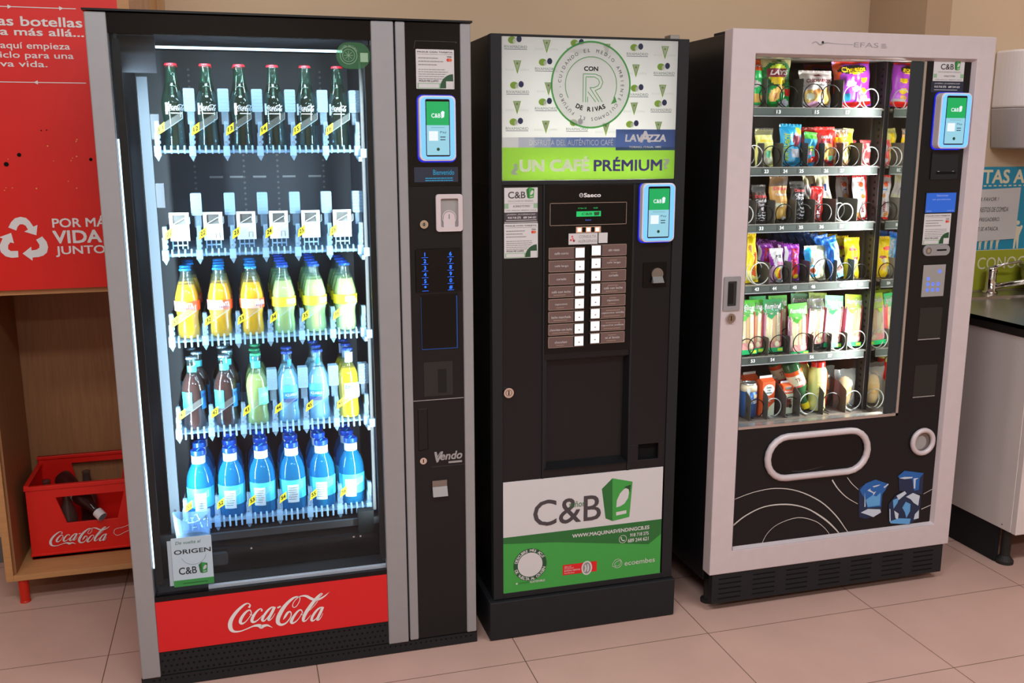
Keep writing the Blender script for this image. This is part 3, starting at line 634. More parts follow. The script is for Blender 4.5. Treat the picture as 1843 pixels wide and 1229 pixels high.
def info_sticker(x0, x1, z0, z1, y, parent, seed):
    w, h = x1-x0, z1-z0
    p = MB('paper').rbox(x0, x1, z0, z1, y, y+.0006, .002)
    p.text('PAGUE CON TARJETA', x0+.04*w, x0+.96*w, z1-.095*h, z1-.05*h, y-.0003, 'print_dark', bold=.02)
    p.rect(x0+.03*w, x0+.97*w, z1-.125*h, z1-.12*h, y-.0003, 'print_dark')
    p.lines(x0+.06*w, x0+.72*w, z1-.40*h, z1-.15*h, 3, y-.0003, 'print_grey', .3, seed); p.lines(x0+.06*w, x0+.95*w, z1-.75*h, z1-.46*h, 5, y-.0003, 'print_grey', .3, seed+1)
    p.text('VISA', x0+.8*w, x0+.94*w, z1-.2*h, z1-.16*h, y-.0003, 'print_dark', bold=.02)
    p.disc(x0+.84*w, z1-.26*h, .042*w, y-.0003, 'print_red'); p.disc(x0+.90*w, z1-.26*h, .042*w, y-.0004, 'print_orange')
    p.text('MOLA! ME LLAMO', x0+.07*w, x0+.58*w, z0+.18*h, z0+.23*h, y-.0003, 'print_dark', bold=.02)
    p.rect(x0+.03*w, x0+.66*w, z0+.01*h, z0+.15*h, y-.0003, 'green_pale'); p.rect(x0+.06*w, x0+.59*w, z0+.03*h, z0+.13*h, y-.0004, 'paper')
    p.disc(x0+.98*w, z0+.02*h, .36*w, y-.00035, 'green_deep', a0=92, a1=180); p.rect(x0+.78*w, x0+.97*w, z0+.02*h, z0+.2*h, y-.0005, 'paper')
    return lab(p.build('payment_sticker', parent), 'white printed payment sticker')
def card_reader(x0, x1, z0, z1, y, parent, proud=.022):
    """contactless terminal: light shell with a glowing rim, dark bezel, lit screen"""
    w, h = x1-x0, z1-z0; r = .13*w
    b = MB('plastic_white').rbox(x0, x1, z0, z1, y-proud, y, r*1.1)
    b.frame(rrect(x0+.004, x1-.004, z0+.004, z1-.004, r), rrect(x0+.16*w, x1-.16*w, z0+.065*h, z1-.05*h, r*.35), y-proud-.003, y-proud, 'ring_blue')
    rd = b.build('card_reader', parent, bevel=.002); lab(rd, 'card reader with glowing blue-white rim')
    yy = y-proud-.0005
    b = MB('black_gloss').rbox(x0+.17*w, x1-.17*w, z0+.07*h, z1-.055*h, yy-.0006, yy, r*.3)
    sx0, sx1, sz0, sz1 = x0+.19*w, x1-.19*w, z0+.09*h, z1-.09*h; sm = sz0+.56*(sz1-sz0); y2 = yy-.0008; sw = sx1-sx0
    b.rect(sx0, sx1, sm, sz1, y2, 'scr_green'); b.rect(sx0, sx1, sz0, sm, y2, 'scr_cyan')
    b.text('C&B', sx0+.22*sw, sx0+.62*sw, sm+.14*(sz1-sz0), sm+.22*(sz1-sz0), y2-.0002, 'scr_white', bold=.02)
    b.flat([(sx0+.64*sw, sm+.24*(sz1-sz0)), (sx0+.66*sw, sm+.13*(sz1-sz0)), (sx0+.78*sw, sm+.15*(sz1-sz0)), (sx0+.8*sw, sm+.25*(sz1-sz0)), (sx0+.72*sw, sm+.27*(sz1-sz0))], y2-.0002, 'scr_white')
    b.rect(sx0+.2*sw, sx0+.8*sw, sm-.045*(sz1-sz0), sm-.04*(sz1-sz0), y2-.0002, 'green_dark')
    b.rect(sx0+.1*sw, sx0+.5*sw, sz0+.27*(sz1-sz0), sz0+.45*(sz1-sz0), y2-.0002, 'scr_white'); b.text('Pay', sx0+.6*sw, sx0+.88*sw, sz0+.40*(sz1-sz0), sz0+.45*(sz1-sz0), y2-.0002, 'navy'); b.lines(sx0+.6*sw, sx0+.9*sw, sz0+.28*(sz1-sz0), sz0+.38*(sz1-sz0), 2, y2-.0002, 'navy', .4)
    b.disc(sx0+.5*sw, sz0+.11*(sz1-sz0), .07*sw, y2-.0002, 'green_deep')
    b.build('screen', rd)
    MB('halo_blue').frame(rrect(x0-.003, x1+.004, z0-.004, z1+.003, r*1.2), rrect(x0+.004, x1-.004, z0+.004, z1-.004, r), y-.0035, y-.0008).build('halo', rd)
    return rd
info_sticker(.801, .904, 1.631, 1.733, .0035, A, 3)
card_reader(.803, .902, 1.442, 1.613, .004, A)
b = MB('black').rect(.79, .911, 1.385, 1.425, .0036, 'navy'); b.text('Bienvenido', .842, .900, 1.404, 1.418, .0033, 'txt_cyan'); b.lines(.82, .905, 1.388, 1.400, 2, .0033, 'txt_cyan', .4, 5)
lab(b.build('text_display', A), 'narrow display reading Bienvenido')
b = MB('mid_grey').lathe([(.0115, -.004), (.0115, .005)], 'chrome', 20, (.813, 0, 1.271), 'y'); b.disc(.813, 1.271, .005, -.0043, 'steel_dull'); b.rect(.812, .814, 1.266, 1.276, -.0046, 'hole'); b.build('lock', A)
b = MB('mid_grey'); o = rrect(.847, .921, 1.250, 1.352, .008); i = rrect(.860, .909, 1.262, 1.340, .004)
b.frame(o, i, -.004, .006, 'silver_light'); b.box(.860, .909, .004, .0055, 1.262, 1.340, 'mid_grey')
cs = b.build('coin_unit', A)
b = MB('silver_light').lathe([(.02, .001), (.02, .005)], 'silver_light', 24, (.884, 0, 1.288), 'y'); b.box(.868, .900, .0005, .005, 1.262, 1.284, 'silver_light'); b.rect(.8832, .8848, 1.28, 1.297, .0008, 'hole'); b.ring(.884, 1.288, .016, .0175, .0008, 'steel_dull')
b.build('coin_chute', cs)
b = MB('black_gloss').box(.788, .915, .0015, .0055, 1.083, 1.203)
kp = b.build('keypad', A, bevel=.001)
for x, ks in ((.814, '12345*'), (.886, '67890#')):
    b = MB('key_blue')
    for i, ch in enumerate(ks):
        z = 1.188-i*.0186
        b.textl(ch, x, z-.005, .0105, .0012, None, .025, 0, 'c'); b.rect(x-.009, x+.009, z-.0092, z-.0084, .0012)
    b.build('key_digits', kp)
b = MB('black_gloss').box(.800, .906, .003, .0052, .918, 1.075)
b.rect(.8005, .8015, .92, 1.07, .0027, 'line_blue'); b.rect(.901, .904, .92, 1.07, .0027, 'line_blue'); b.rect(.801, .904, .9185, .9205, .0027, 'line_blue')
lab(b.build('return_panel', A), 'dark panel with thin blue outline')
b = MB('dark_pocket').box(.805, .888, .0035, .0052, .782, .882); b.rect(.845, .870, .79, .86, .0032, 'black'); b.build('vent_window', A)
b = MB('chrome').lathe([(.010, .0), (.010, .005)], 'chrome', 20, (.798, 0, .592), 'y'); b.rect(.7965, .7995, .587, .597, -.0003, 'hole'); b.build('key_lock', A)
b = MB('steel_dull').box(.823, .866, .001, .0052, .481, .528); b.raw([(.823, .0, .51), (.866, .0, .51), (.866, -.012, .483), (.823, -.012, .483)], [(3, 2, 1, 0)], 'mid_grey'); b.raw([(.823, .0, .51), (.823, -.012, .483), (.823, .001, .483)], [(0, 1, 2)]); b.raw([(.866, .0, .51), (.866, -.012, .483), (.866, .001, .483)], [(0, 2, 1)])
b.build('coin_return', A)
# stickers on the glass
b = MB('sticker_green'); b.flat(rrect(.594, .682, 1.679, 1.746, .0325, 8), .0080); b.use('green_pale'); b.ring(.626, 1.713, .021, .0222, .0078); b.arc_text('PASIÓN NATURAL', .626, 1.713, .0245, .0045, .0078, 160, 20); b.ring(.626, 1.713, .015, .016, .0078)
for a in range(0, 360, 45): b.stroke([(.626, 1.713, .001), (.626+.012*cos(radians(a)), 1.713+.012*sin(radians(a)), .001)], .0078, None, 1)
b.rect(.656, .676, 1.697, 1.720, .0078, 'green_pale')
lab(b.build('round_sticker', A), 'translucent green round sticker on the glass')
b = MB('paper').box(.0905, .155, .0145, .015, .293, .425); b.rbox(.101, .206, .289, .432, .0125, .0135, .003, 'white')
yy = .0122
b.text('De vuelta al', .112, .178, .413, .422, yy, 'green_dark', shear=.2); b.text('ORIGEN', .107, .203, .384, .397, yy, 'print_dark', bold=.02); b.ring(.157, .384, .033, .034, yy, 'print_grey', a0=200, a1=350)
b.text('C&B', .116, .163, .324, .345, yy, 'print_dark', bold=.015); b.cup_mark(.168, .192, .322, .355, yy); b.rect(.101, .206, .289, .308, yy, 'green'); b.rect(.125, .19, .296, .299, yy-.0002, 'green_dark')
lab(b.build('origin_card', A), 'white and green card stuck inside the glass')
# lamps inside
def led_bar(name, x0, x1, y0, y1, z0, z1, key='led_cool'):
    return MB(key).box(x0, x1, y0, y1, z0, z1).build(name, A)
lab(led_bar('led_strip', .0510, .0545, .016, .020, .35, 1.50), 'thin lit strip along the left door edge')
lab(led_bar('led_strip', .150, .62, .100, .106, 1.728, 1.734), 'lit tube across the top')
COOL = (.78, .95, 1.0)
lab(MB('black_semi').box(.056, .074, .016, .020, .30, 1.74).box(.668, .6835, .016, .020, .30, 1.74).build('lamp_shade', A), 'dark strips covering the side lamps')  # strips added to keep the lamps out of view
area('drinks_lamp', (.064, .027, 1.03), (radians(90), 0, radians(-50)), .012, 1.22, 9, COOL, 120)
area('drinks_lamp', (.677, .027, 1.03), (radians(90), 0, radians(50)), .012, 1.22, 5.5, COOL, 120)
area('drinks_lamp', (.37, .10, 1.726), (radians(35), 0, 0), .5, .012, 2, COOL, 160)
# lower mechanism
b = MB('black').box(.17, .68, .08, .09, .385, .405, 'dark_grey'); b.box(.20, .66, .076, .09, .345, .360, 'black_semi'); b.box(.06, .68, .12, .13, .27, .40, 'black_semi')
b.box(.615, .66, .07, .10, .36, .43, 'hole')
for x, z in ((.60, .352), (.62, .352), (.31, .352)): b.disc(x, z, .003, .0755, 'chrome', n=8)
b.build('lift_beam', A)
MB('dark_grey').rbox(.195, .245, .318, .352, .06, .078, .006).build('motor_block', A)
cup = MB('cup_clear')
n = 18; v = []
for r, z in ((.045, .41), (.050, .47), (.048, .47), (.043, .412)):
    for i in range(n): t = 2*pi*i/n; v.append((.157+r*cos(t), .062+.8*r*sin(t), z+(.018*cos(t)**2 if z > .45 else 0)))
f = []
for k in range(3):
    for i in range(n): j = (i+1) % n; f.append((k*n+i, k*n+j, k*n+n+j, k*n+n+i))
cup.raw(v, f); lab(cup.build('delivery_cup', A, smooth=True), 'clear delivery cup at the lowest left lane')
# trays
use_fit('drinks_trays')
PX = [.1703+.0866*i for i in range(6)]
TZ = [1.470, 1.195, .957, .694, .424]
for r, tz in enumerate(TZ):
    t = MB('plastic_clear')
    t.box(.122, .662, .120, .54, tz, tz+.005, 'plastic_frost')
    if r < 2: t.box(.122, .662, .112, .120, tz, tz+.008, 'plastic_clear')
    for i in range(6):
        for k in range(4):
            x = PX[i]-.026+k*.0165
            t.pipe([(x, .121, tz-.006 if r > 1 else tz), (x, .113, tz+(-.012 if r > 1 else .004)), (x, .113, tz+.012), (x, .120, tz+.018)], .0028, 'plastic_frost', 6)
    tr = lab(t.build('tray', A), '%s clear plastic bottle tray from the top' % ('first', 'second', 'third', 'fourth', 'fifth')[r])
    for i in range(7):
        x = .1266+.0866*i
        d = MB('plastic_clear')
        d.prism([(x-.0015, tz+.004), (x+.0015, tz+.004), (x+.0015, tz+.075), (x-.0015, tz+.075)], .125, .53)
        d.box(x-.0055, x+.0065, .108, .124, tz-.004, tz+.052); d.box(x-.008, x+.009, .105, .126, tz-.008, tz+.018, 'plastic_frost'); d.box(x-.003, x+.008, .106, .122, tz+.05, tz+.082, 'plastic_clear')
        d.prism([(x-.007, tz-.008), (x+.001, tz-.022), (x+.008, tz-.008)], .107, .122)
        for k in range(4): d.box(x+.006, x+.0095, .107, .122, tz+.024+k*.014, tz+.032+k*.014)
        d.disc(x, tz+.028, .002, .1075, 'grey', n=8)
        if (r in (0, 1) and i > 0) or (r == 3 and i > 2):
            d.rbox(x-.015, x+.013, tz+.108, tz+.168, .135, .165, .003, 'plastic_frost')
            for k in range(6): d.box(x-.0155, x+.0135, .134, .1352, tz+.115+k*.009, tz+.117+k*.009, 'plastic_clear')
            d.box(x-.008, x+.010, .14, .16, tz+.075, tz+.108, 'plastic_clear')
        d.build('lane_divider', tr)
    for i in range(6):
        x = .1266+.0866*i; num = '%d%d' % (r+1, i+1)
        g = MB('plastic_clear'); zb = tz+.044; yy = .1045
        g.raw([(x, yy, zb), (x+.068, yy, zb+.045), (x+.068, yy, zb+.063), (x+.005, yy, zb+.024)], [(0, 1, 2, 3)], 'film')
        g.stroke([(x+.02, zb+.013, .0016), (x+.068, zb+.045, .0016)], yy-.0003, 'plastic_frost', 1); g.stroke([(x+.068, zb+.045, .0016), (x+.068, zb+.063, .0016)], yy-.0003, 'plastic_frost', 1)
        g.flat([(x+.001, zb), (x+.021, zb+.013), (x+.022, zb+.036), (x+.004, zb+.022)], yy-.0006, 'yellow')
        g.text(num, x+.006, x+.0185, zb+.010, zb+.0215, yy-.0009, 'ink', bold=.03, tilt=.006)
        lab(g.build('lane_tag', tr), 'yellow tag %s on a clear arm' % num)
    if r == 1:
        for i in range(6):
            x = PX[i]-.026; z = 1.236
            g = MB('white'); g.frame([(x-.003, z+.076), (x-.003, z), (x+.047, z), (x+.047, z+.076)], [(x+.006, z+.070), (x+.006, z+.044), (x+.038, z+.044), (x+.038, z+.070)], .126, .130, 'white'); g.box(x+.006, x+.038, .1285, .1295, z+.044, z+.070, 'film_grey')
            for k in range(4): g.box(x+.001+k*.0125, x+.004+k*.0125, .126, .129, z-.022, z, 'plastic_frost')
            g.box(x+.001, x+.041, .126, .129, z-.014, z-.010, 'plastic_frost')
            g.stroke([(x+.028, z+.006, .0012), (x+.028, z+.02, .0012), (x+.038, z+.02, .0012), (x+.038, z+.006, .0012)], .1255, 'grey', 1)
            g.stroke([(x+.008, z+.046, .002), (x+.036, z+.062, .002), (x+.038, z+.05, .002)], .1255, 'lab_white', 1)
            lab(g.build('pusher_flap', tr), 'white pusher flap of an empty lane')

# ---------------------------------------------------------------- bottles
def wrap(r, z0=0):
    return lambda u, z, o: ((r-o)*sin(u/r), -(r-o)*cos(u/r), z0+z)
def patch(b, r, a0, a1, z0, z1, key, n=0):
    v, f = [], []; n = max(2, int(abs(a1-a0)/9))
    for i in range(n+1):
        t = radians(a0+(a1-a0)*i/n)
        v += [(r*sin(t), -r*cos(t), z0), (r*sin(t), -r*cos(t), z1)]
        if i: f.append((2*i-2, 2*i, 2*i+1, 2*i-1))
    return b.raw(v, f, key)
def wtext(b, s, r, a0, a1, z0, z1, key, bold=.02, shear=.0):
    v, f, (p, q, c, d) = outline(s, bold, shear); out = []
    for x, z, l in v:
        t = radians(a0+(a1-a0)*(x-p)/(q-p)); rr = r+l*.00005; out.append((rr*sin(t), -rr*cos(t), z0+(z1-z0)*(z-c)/(d-c)))
    return b.raw(out, f, key)
def crown(b, r, z, key):
    b.use(key)
    n = 42; v = []
    for i in range(n):
        t = 2*pi*i/n; k = 1.06 if i % 2 else 1.0
        v.append((r*k*cos(t), r*k*sin(t), z))
    for i in range(n): t = 2*pi*i/n; v.append((r*.93*cos(t), r*.93*sin(t), z+.0055))
    v.append((0, 0, z+.0062))
    return b.raw(v, [(i, (i+1) % n, n+(i+1) % n, n+i) for i in range(n)]+[(n+i, n+(i+1) % n, 2*n) for i in range(n)])
def inner(prof, top, k=.93):
    """liquid inside: the same outline a little smaller, up to a level"""
    out = [(0, .003)]
    for i, (r, z) in enumerate(prof):
        if z > top:
            r0, z0 = prof[i-1]
            t = (top-z0)/(z-z0); out += [((r0+(r-r0)*t)*k, top), (0, top)]
            return out
        if r > .001: out.append((r*k, max(z, .003)))
    return out
CONTOUR = [(0, .001), (.024, 0), (.0285, .005), (.0288, .022), (.0268, .05), (.0262, .07), (.0285, .09), (.0302, .112), (.0296, .128), (.0255, .146), (.0195, .165), (.0152, .186), (.0132, .205), (.0130, .215), (.0143, .217), (.0143, .222)]
FANTA = [(0, .001), (.0255, 0), (.0305, .006), (.0312, .025), (.0290, .052), (.0296, .062), (.0326, .078), (.0334, .108), (.0325, .118), (.0230, .152), (.0165, .166), (.0140, .176), (.0136, .184), (.0146, .186), (.0146, .190)]
LONG = [(0, .001), (.027, 0), (.0318, .007), (.0315, .025), (.0288, .048), (.0300, .075), (.0322, .105), (.0322, .116), (.0290, .134), (.0210, .150), (.0153, .162), (.0138, .180), (.0128, .196), (.0140, .198), (.0140, .203)]
WATER = [(0, .001), (.033, 0), (.0372, .007), (.0376, .095), (.0370, .112), (.0345, .128), (.0295, .143), (.0230, .155), (.0190, .163), (.0182, .172), (.0180, .190), (.0188, .192), (.0188, .196)]
def bottle(kind, label, loc, group):
    t = thing('glass_bottle', label, 'bottle', loc, group, world=False)
    P, glass, liq, top, capk = {'cola': (CONTOUR, 'bottle_green', 'cola', .178, 'cap_red'), 'orange': (FANTA, 'bottle_clear', 'fanta', .150, 'cap_blue'), 'lemon': (FANTA, 'bottle_clear', 'lemon', .152, 'cap_royal'),
        'bitter': (LONG, 'bottle_clear', 'bitter', .158, 'cap_steel'), 'green': (LONG, 'bottle_clear', 'kas_lemon', .150, 'cap_green'), 'aqua': (LONG, 'bottle_clear', 'aqua', .156, 'cap_navy'), 'mango': (LONG, 'bottle_clear', 'mango', .150, 'cap_navy'), 'water': (WATER, 'water_blue', None, 0, 'cap_royal')}[kind]
    MB(glass).lathe(P, n=24).build('glass', t, smooth=True)
    if liq: MB(liq).lathe(inner(P, top), n=24).build('drink', t, smooth=True)
    b = MB(capk)
    if kind == 'water':
        b.lathe([(.0192, .187), (.0203, .190), (.0203, .198), (.0195, .202), (.0140, .2025), (.0130, .2005), (0, .2005)], capk, 24); b.box(-.002, .002, -.011, .011, .2003, .2022, 'lab_teal')
    else: crown(b, P[-1][0]+.0012, P[-1][1]-.001, capk)
    b.build('cap', t)
    b = MB('lab_white')
    if kind == 'cola':
        b.use('lab_white')
        b.script_logo(-.024, .024, .104, .121, 0, n=2, warp=wrap(.0306)); patch(b, .0303, -58, -44, .095, .125, 'lab_white', 2); patch(b, .0304, -30, 30, .097, .099, 'lab_white'); b.script_logo(.036, .084, .104, .121, 0, n=2, warp=wrap(.0306))
        b.build('logo_print', t)
    elif kind in ('orange', 'lemon'):
        base = 'lab_orange' if kind == 'orange' else 'lab_yellow'
        patch(b, .0338, -180, 180, .080, .107, base, 28)
        if kind == 'orange': patch(b, .0340, -75, 20, .080, .107, 'lab_salmon', 12)
        wtext(b, 'FANTA', .0343, 0, 55, .088, .102, 'lab_white', .05); wtext(b, 'FANTA', .0344, 3, 53, .086, .090, 'lab_navy', .02); b.build('label', t)
    elif kind == 'bitter':
        patch(b, .0324, -70, -12, .060, .112, 'lab_cyan'); patch(b, .0324, 34, 80, .060, .112, 'lab_blue'); wtext(b, 'BITTER', .0326, 40, 74, .095, .104, 'lab_navy'); b.build('label', t)
        patch(MB('lab_teal'), .0146, -60, 60, .166, .184, 'lab_teal').build('neck_label', t)
    elif kind == 'green':
        patch(b, .0326, 8, 70, .062, .112, 'lab_mint'); wtext(b, 'LIMÓN', .0328, 18, 60, .085, .098, 'lab_white'); b.build('label', t)
        patch(MB('lab_teal'), .0146, -60, 60, .166, .186, 'lab_teal').build('neck_label', t)
    elif kind == 'aqua':
        patch(b, .0326, -55, 22, .066, .113, 'lab_blue'); patch(b, .0327, -55, 22, .094, .113, 'lab_teal'); wtext(b, 'AQUARIUS', .0328, -45, 18, .080, .090, 'lab_white'); patch(b, .0328, -52, 18, .064, .075, 'lab_navy'); b.build('label', t)
        patch(MB('lab_blue'), .0146, -25, 30, .166, .186, 'lab_blue').build('neck_label', t)
    elif kind == 'mango':
        patch(b, .0326, -50, 45, .062, .108, 'lab_lilac'); patch(b, .0328, -5, 48, .065, .090, 'lab_white'); wtext(b, 'ZUMO', .0329, -45, -5, .092, .102, 'lab_navy'); b.build('label', t)
        patch(MB('lab_lilac'), .0146, -60, 60, .166, .196, 'lab_lilac').build('neck_label', t)
    elif kind == 'water':
        patch(b, .0379, -170, 170, .038, .096, 'lab_teal'); patch(b, .0382, -14, 36, .028, .082, 'lab_white')
        for k in range(6): patch(b, .0384, -10, 30-k % 3*4, .072-k*.007, .074-k*.007, 'print_grey', 4)
        b.build('label', t)
        b = patch(MB('lab_white'), .0192, -180, 180, .164, .187, 'lab_white'); b.build('neck_label', t)
    return t
ORD = ('front', 'second', 'third', 'fourth', 'fifth')
KN = {'cola': ('dark cola bottle with red cap', 'cola bottles on the top tray'), 'orange': ('orange soda bottle with blue cap', 'orange soda bottles'), 'lemon': ('pale lemon soda bottle with blue cap', 'lemon soda bottles'),
      'bitter': ('dark red bitter bottle with cyan label', 'dark red bottles'), 'green': ('pale green lemon bottle with mint label', 'pale green bottles'), 'aqua': ('cloudy pale blue bottle with blue label', 'pale blue bottles'), 'mango': ('bright yellow juice bottle with lilac label', 'yellow juice bottles'), 'water': ('blue water bottle with white neck label', 'blue water bottles on the lowest tray')}
PROTO = {}
ROWS = [(0, ['cola']*6, [2, 2, 2, 1, 1, 1], .061), (2, ['orange']*3+['lemon']*3, [4, 4, 4, 5, 5, 4], .0685), (3, ['bitter', 'bitter', 'green', 'aqua', 'aqua', 'mango'], [3, 4, 3, 2, 3, 3], .066), (4, ['water']*6, [3]*6, .0775)]
YF = {0: .165, 2: .160, 3: .160, 4: .168}
for r, kinds, counts, st in ROWS:
    for i in range(6):
        for k in range(counts[i]):
            kd = kinds[i]; jit = random.Random(r*100+i*10+k)
            dx = jit.uniform(-.003, .003) if k else 0
            if r == 3 and i < 2 and k: dx += .012*(1 if k % 2 else -1)*(.6 if i else 1)
            loc = (PX[i]+dx, YF[r]+k*st, TZ[r]+.0052)
            text = '%s, %s in the lane tagged %d%d' % (KN[kd][0], ORD[k], r+1, i+1)
            rz = (0, 0, radians(jit.uniform(-28, 28)))
            if kd not in PROTO: PROTO[kd] = bottle(kd, text, loc, KN[kd][1]); PROTO[kd].rotation_euler = rz
            else: dup(PROTO[kd], loc, text, None, rz)
use_fit('coffee')
# ---------------------------------------------------------------- coffee machine
C = thing('coffee_machine', 'slim black hot drinks machine with lit green and white sign', 'vending machine', (1.3, .34, 0))
X0, X1 = 1.005, 1.594
b = MB('black_semi')
b.box(X0, X1, .031, .68, .131, 1.385); b.box(X0, 1.035, .031, .68, 1.385, 1.79); b.box(1.567, X1, .031, .68, 1.385, 1.79); b.box(1.035, 1.567, .11, .68, 1.385, 1.79); b.box(1.035, 1.567, .031, .11, 1.783, 1.79)
b.box(1.555, 1.585, .05, .09, 1.79, 1.806, 'steel_dull')
b.build('body', C, bevel=.002)
b = MB('black_matte').box(.990, 1.602, -.008, .68, .002, .128); b.build('plinth', C, bevel=.003)
# door front: side stiles, rails and the fields between
b = MB('black_matte')
b.box(X0, 1.036, .004, .031, .131, 1.79); b.box(1.560, X1, .004, .031, .131, 1.79); b.box(1.036, 1.560, .004, .031, 1.784, 1.79); b.box(1.036, 1.560, .004, .031, 1.383, 1.395); b.box(1.036, 1.560, .004, .031, .131, .149)
b.box(1.036, 1.157, .008, .031, .506, 1.383, 'black_semi')
b.box(1.157, 1.163, .0045, .031, .506, 1.383, 'black_matte'); b.box(1.432, 1.439, .0045, .031, .506, 1.383, 'black_matte')
b.box(1.439, 1.560, .008, .031, .585, 1.383, 'black_semi'); b.box(1.439, 1.560, .008, .031, .506, .535, 'black_semi'); b.box(1.439, 1.470, .008, .031, .535, .585, 'black_semi'); b.box(1.537, 1.560, .008, .031, .535, .585, 'black_semi')
b.box(1.163, 1.432, .008, .031, .506, .534, 'black_semi'); b.box(1.163, 1.432, .008, .031, .872, .890, 'black_semi')
b.build('door', C, bevel=.0012)
# cup niche
b = MB('black_matte')
b.box(1.163, 1.170, .008, .031, .534, .872)
b.raw([(1.432, .009, .872), (1.432, .0, .534), (1.385, .13, .605), (1.385, .13, .822)], [(0, 3, 2, 1)], 'black')
b.raw([(1.165, .009, .872), (1.432, .009, .872), (1.385, .13, .822), (1.168, .13, .822)], [(0, 3, 2, 1)], 'dark_grey')
b.raw([(1.168, .13, .822), (1.385, .13, .822), (1.385, .13, .605), (1.168, .13, .605)], [(0, 3, 2, 1)], 'dark_pocket')
b.raw([(1.165, .0, .534), (1.432, .0, .534), (1.385, .13, .600), (1.168, .13, .600)], [(0, 1, 2, 3)], 'black_semi')
b.raw([(1.168, .009, .86), (1.168, .13, .82), (1.168, .13, .605), (1.168, .009, .55)], [(0, 1, 2, 3)], 'black_semi')
b.box(1.172, 1.382, .05, .12, .600, .612, 'dark_grey'); b.box(1.172, 1.382, .05, .054, .612, .617, 'mid_grey')
b.build('cup_niche', C)
MB('dark_pocket').box(1.173, 1.383, .085, .087, .622, .818).build('niche_flap', C)
MB('hole').box(1.4705, 1.5365, .025, .030, .535, .585).build('coin_tray', C)
# backlit sign
sg = MB('sign_white').box(1.037, 1.5595, .006, .009, 1.396, 1.7835)
S = sg.build('lit_sign', C); lab(S, 'backlit white and green sign')
y = .0056
b = MB('sign_lime').rect(1.037, 1.5595, 1.396, 1.4865, y)
for i, k in enumerate(('sb1', 'sb2', 'sb3', 'sb4', 'sb5')): b.rect(1.037+i*.047, 1.037+(i+1)*.047 if i < 4 else 1.375, 1.4865, 1.5145, y, k)
b.rect(1.374, 1.5595, 1.478, 1.537, y-.0003, 'sign_blue')
b.text('DISFRUTA DEL AUTÉNTICO CAFÉ', 1.115, 1.366, 1.492, 1.512, y-.0004, 'sign_print'); 
b.text('LAV', 1.402, 1.458, 1.502, 1.523, y-.0006, 'sign_print', bold=.045, shear=.1); b.text('ZZA', 1.470, 1.530, 1.502, 1.523, y-.0006, 'sign_print', bold=.045, shear=.1); b.text('A', 1.448, 1.482, 1.500, 1.533, y-.0007, 'sign_print', bold=.05)
b.text('TORINO, ITALIA, 1895', 1.415, 1.515, 1.484, 1.490, y-.0006, 'sign_print', bold=.01)
b.text('¿', 1.062, 1.083, 1.411, 1.442, y-.0004, 'sign_pale', bold=.04); b.text('UN CAFÉ', 1.087, 1.295, 1.419, 1.462, y-.0004, 'sign_print', bold=.055); b.text('PRÉMIUM', 1.308, 1.520, 1.419, 1.460, y-.0004, 'sign_purple', bold=.028); b.text('?', 1.524, 1.544, 1.424, 1.454, y-.0004, 'sign_pale', bold=.04)
def gx(cx): return 1.04+(cx-181)/1304*.522
def gz(cy): return 1.783-(cy-105)/1060*.387
def rmark(x, z):
    b.disc(x-.010, z+.013, .0115, y, 'sign_olive', rz=.0095); b.disc(x+.010, z+.016, .0075, y-.0001, 'sign_navy', rz=.0085); b.disc(x-.002, z+.010, .0055, y-.00015, 'sign_white', rz=.0075)
    b.text('RIVAMADRID', x-.032, x+.033, z-.0085, z-.001, y, 'sign_grey', bold=.0); b.rect(x-.032, x+.033, z-.0115, z-.0103, y, 'sign_navy')
def vmark(x, z):
    b.flat([(x-.0105, z+.017), (x+.0015, z-.019), (x+.0125, z+.017)], y, 'sign_olive'); b.flat([(x-.0075, z+.0155), (x+.0012, z-.011), (x+.0095, z+.0155)], y-.0001, 'sign_pale'); b.disc(x+.001, z+.009, .003, y-.0002, 'sign_olive')
    b.text('RIVAS', x-.032, x-.008, z-.0105, z-.005, y, 'sign_pale'); b.text('LIMPIA', x+.009, x+.035, z-.0105, z-.005, y, 'sign_pale')
for fn, pts in ((rmark, ((270, 165), (720, 175), (1165, 195), (490, 320), (1375, 335), (285, 492), (1175, 500), (490, 612), (1360, 615), (280, 762), (720, 765), (1145, 775))), (vmark, ((490, 168), (930, 185), (1375, 190), (280, 322), (1155, 332), (505, 478), (1365, 482), (278, 618), (1148, 620), (487, 762), (935, 778), (1340, 765)))):
    for px, py in pts: fn(gx(px), gz(py))
cx, cz = 1.2965, 1.6585
b.disc(cx, cz, .117, y-.0004, 'sign_white', 48); b.ring(cx, cz, .1145, .1195, y-.0006, 'sign_green', 64)
b.ring(cx, cz, .0755, .0775, y-.0006, 'sign_green', 40, -28, 208); b.flat([(cx+.060, cz-.052), (cx+.072, cz-.030), (cx+.078, cz-.046)], y-.0006, 'sign_green')
b.arc_text('CUIDANDO EL MEDIO AMBIENTE', cx, cz, .094, .0095, y-.0006, 178, -28, 'sign_ink', .0); b.arc_text('CUIDAMOS EL FUTURO -', cx, cz, .094, .0095, y-.0006, -32, -180, 'sign_ink')
b.text('CON', cx-.022, cx+.020, cz+.038, cz+.0505, y-.0006, 'sign_ink', bold=.04); b.arc_text('DE RIVAS', cx, cz+.03, .096, .0125, y-.0006, 243, 297, 'sign_ink', .04, inward=True)
